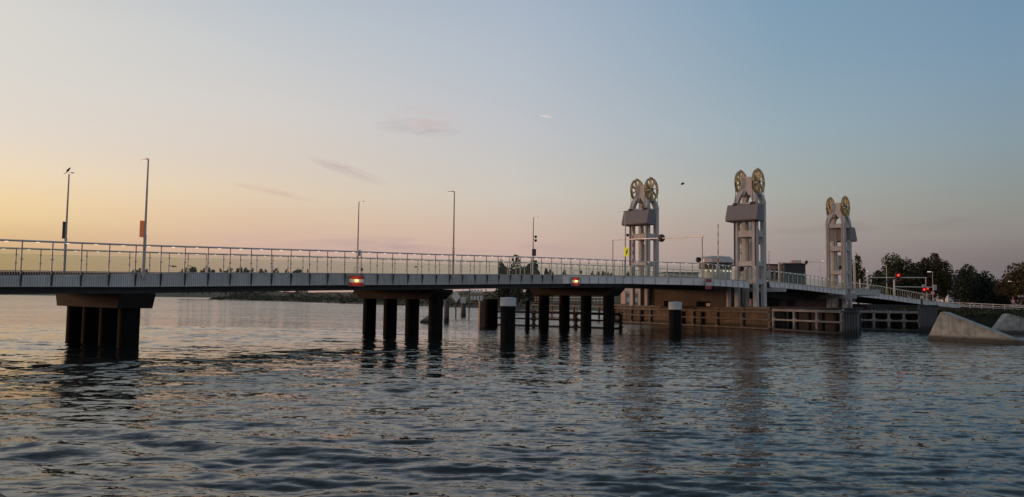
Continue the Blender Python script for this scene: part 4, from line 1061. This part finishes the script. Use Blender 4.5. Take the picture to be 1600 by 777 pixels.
tree_px(1545, 449, 90, 215, 2.8, 'long dark hedge-like tree behind the white bank railing', seed=14, n=6000, s=.34, lobes=30, trunk=.03)
tree_px(1602, 413, 92, 185, 2.8, 'large brownish tree cut by the right edge of the picture', seed=12, n=11250, s=.30, lobes=40, trunk=.1, m='leafo')
# light tower block seen through branches
building('apartment_block', 1481, 1495, 431, 300, 2.5, 'white', 'pale building glimpsed between the tall tree and the dark conifer', rows=4, cols=2, depth=8)
# round trees behind the railing
for px, yt, w_, sd_, lab in ((787, 411, 22, 21, 'round tree, the left one of the big group seen through the railing'), (812, 404, 46, 22, 'biggest round tree seen through the railing behind a lamp post'), (836, 409, 26, 23, 'round tree at the right of the biggest one seen through the railing'),
                        (858, 423, 16, 24, 'small round tree right of the big group'), (881, 425, 10, 25, 'small distant bush left of the glowing right board')):
    tree_px(px, yt, w_, 300, .5, lab, seed=sd_, n=4200, s=.55, lobes=26, trunk=.12, m='leaff', group='far trees seen through the railing')
k = 0
FT = [(206, 424), (214, 421), (222, 420), (230, 422), (287, 421), (296, 417), (304, 418), (318, 417), (329, 419), (347, 421), (354, 419), (361, 421), (370, 419), (378, 420), (388, 419), (397, 420), (411, 421), (425, 422), (432, 421), (451, 422), (464, 421), (470, 422), (480, 422), (926, 425), (933, 425), (941, 425), (948, 426), (955, 427), (982, 426)]
for i, (px, yt) in enumerate(FT):
    o = tree_px(px, yt, 13 if px < 500 else 7, 720+20*(i % 3), 5, 'distant dark tree on the far bank, seen through the railing', seed=40+i, n=700, s=1.1, lobes=9, trunk=.1, m='leaff', group='distant trees on the far bank')
    w_ = ('left' if px < 250 else 'right' if px > 500 else 'middle')
names = ['first', 'second', 'third', 'fourth', 'fifth', 'sixth', 'seventh', 'eighth', 'ninth', 'tenth', 'eleventh', 'twelfth', 'thirteenth', 'fourteenth', 'fifteenth', 'sixteenth', 'seventeenth', 'eighteenth', 'nineteenth']
ft = [o for o in COL.objects if o.get('group') == 'distant trees on the far bank']
ft.sort(key=lambda o: o.location.x/o.location.y)
for o in ft:
    px = 800+1200*o.location.x/o.location.y
    if px < 250: g = [q for q in ft if 800+1200*q.location.x/q.location.y < 250]; s_ = 'of the clump behind the orange banner lamp post'
    elif px < 500: g = [q for q in ft if 250 < 800+1200*q.location.x/q.location.y < 500]; s_ = 'of the long row between left and middle piers'
    else: g = [q for q in ft if 800+1200*q.location.x/q.location.y > 500]; s_ = 'of the row right of the glowing right board'
    o['label'] = f"distant tree, {names[g.index(o)]} from the left {s_}"
# low shrubs on the far spit: one mass nobody would count
rg = np.random.default_rng(5); V = []; 
for i in range(300):
    x = rg.uniform(-265, 10); y = float(np.interp(x, [-272, -200, -116, -60, -16, 20], [684, 585, 464, 366, 291, 250]))+float(rg.choice([rg.uniform(4, 10), rg.uniform(25, 60)], p=[.35, .65]))
    if x < -330: continue
    v = crown(26, .8, (rg.uniform(3, 7), 3, rg.uniform(.6, 1.5)), 3, rg)+np.array([x, y, far_h(x, y)+.6]); V.append(v)
v = np.concatenate(V); f = np.arange(len(v)).reshape(-1, 4)
sh = MB().add([tuple(p) for p in v], [tuple(int(i) for i in q) for q in f]).build('shrubs', M['leaff'], kind='stuff')
tag(sh, 'low dark shrubs along the far river bank', 'shrubs')
rg = np.random.default_rng(8); V = []
for i in range(520):
    x = rg.uniform(52, 115); y = 103+.04*(x-50)+rg.uniform(0, 24)
    V.append(crown(34, .22, (rg.uniform(.8, 2.2), 1.0, rg.uniform(.2, .55)), 3, rg)+np.array([x, y, near_h(x, y)+.1]))
v = np.concatenate(V); f = np.arange(len(v)).reshape(-1, 4)
sh = MB().add([tuple(p) for p in v], [tuple(int(i) for i in q) for q in f]).build('undergrowth', M['leaf'], kind='stuff')
tag(sh, 'dark undergrowth on the right bank behind the concrete wedges', 'undergrowth')
# under-bridge background: dark bank behind the mooring works
q = MB()
# ---- birds
def bird(p, sc, lab, perch=False):
    t = thing('bird', lab, 'bird', p, 'birds')
    m = MB().lathe(p-Vector((.18*sc, 0, 0)), [(0, 0), (.05*sc, .06*sc), (.075*sc, .16*sc), (.05*sc, .27*sc), (.045*sc, .32*sc), (.02*sc, .38*sc), (0, .42*sc)], 8, Vector((1, 0, .25 if not perch else 1.2)))
    if perch: m.prism([p+Vector((-.2*sc, 0, -.05*sc)), p+Vector((-.36*sc, 0, -.12*sc)), p+Vector((-.1*sc, 0, .05*sc))], (0, .04*sc, 0))
    else:
        for s1 in (-1, 1): m.prism([p+Vector((-.06*sc, 0, .02*sc)), p+Vector((.10*sc, 0, .02*sc)), p+Vector((.02*sc, s1*.3*sc, .16*sc)), p+Vector((-.10*sc+s1*.15*sc, s1*.62*sc, .02*sc))], UP*.02*sc)
    m.build('body', M['black'], t, smooth=False, recalc=True)
bird(spot(1066.5, 288.5, 70), 1.0, 'small dark bird flying in open sky between two lift towers')
bird(spot(272, 417.3, 90), 1.0, 'dark bird flying low, seen through the railing right of the banner lamp post')
bird(spot(650.5, 418, 90), .9, 'tiny dark bird seen through the railing left of the plain tall lamp post')
bird(B(6.1, 13.2, 12.05)+Vector((0, 0, .05)), 1.15, 'dark bird perched on the head of the leftmost lamp post', True)

# ------------------------------------------------------------------ render settings
S.render.engine = 'CYCLES'
S.cycles.max_bounces = 8; S.cycles.transparent_max_bounces = 24; S.cycles.glossy_bounces = 3; S.cycles.diffuse_bounces = 3
S.cycles.sample_clamp_indirect = 6
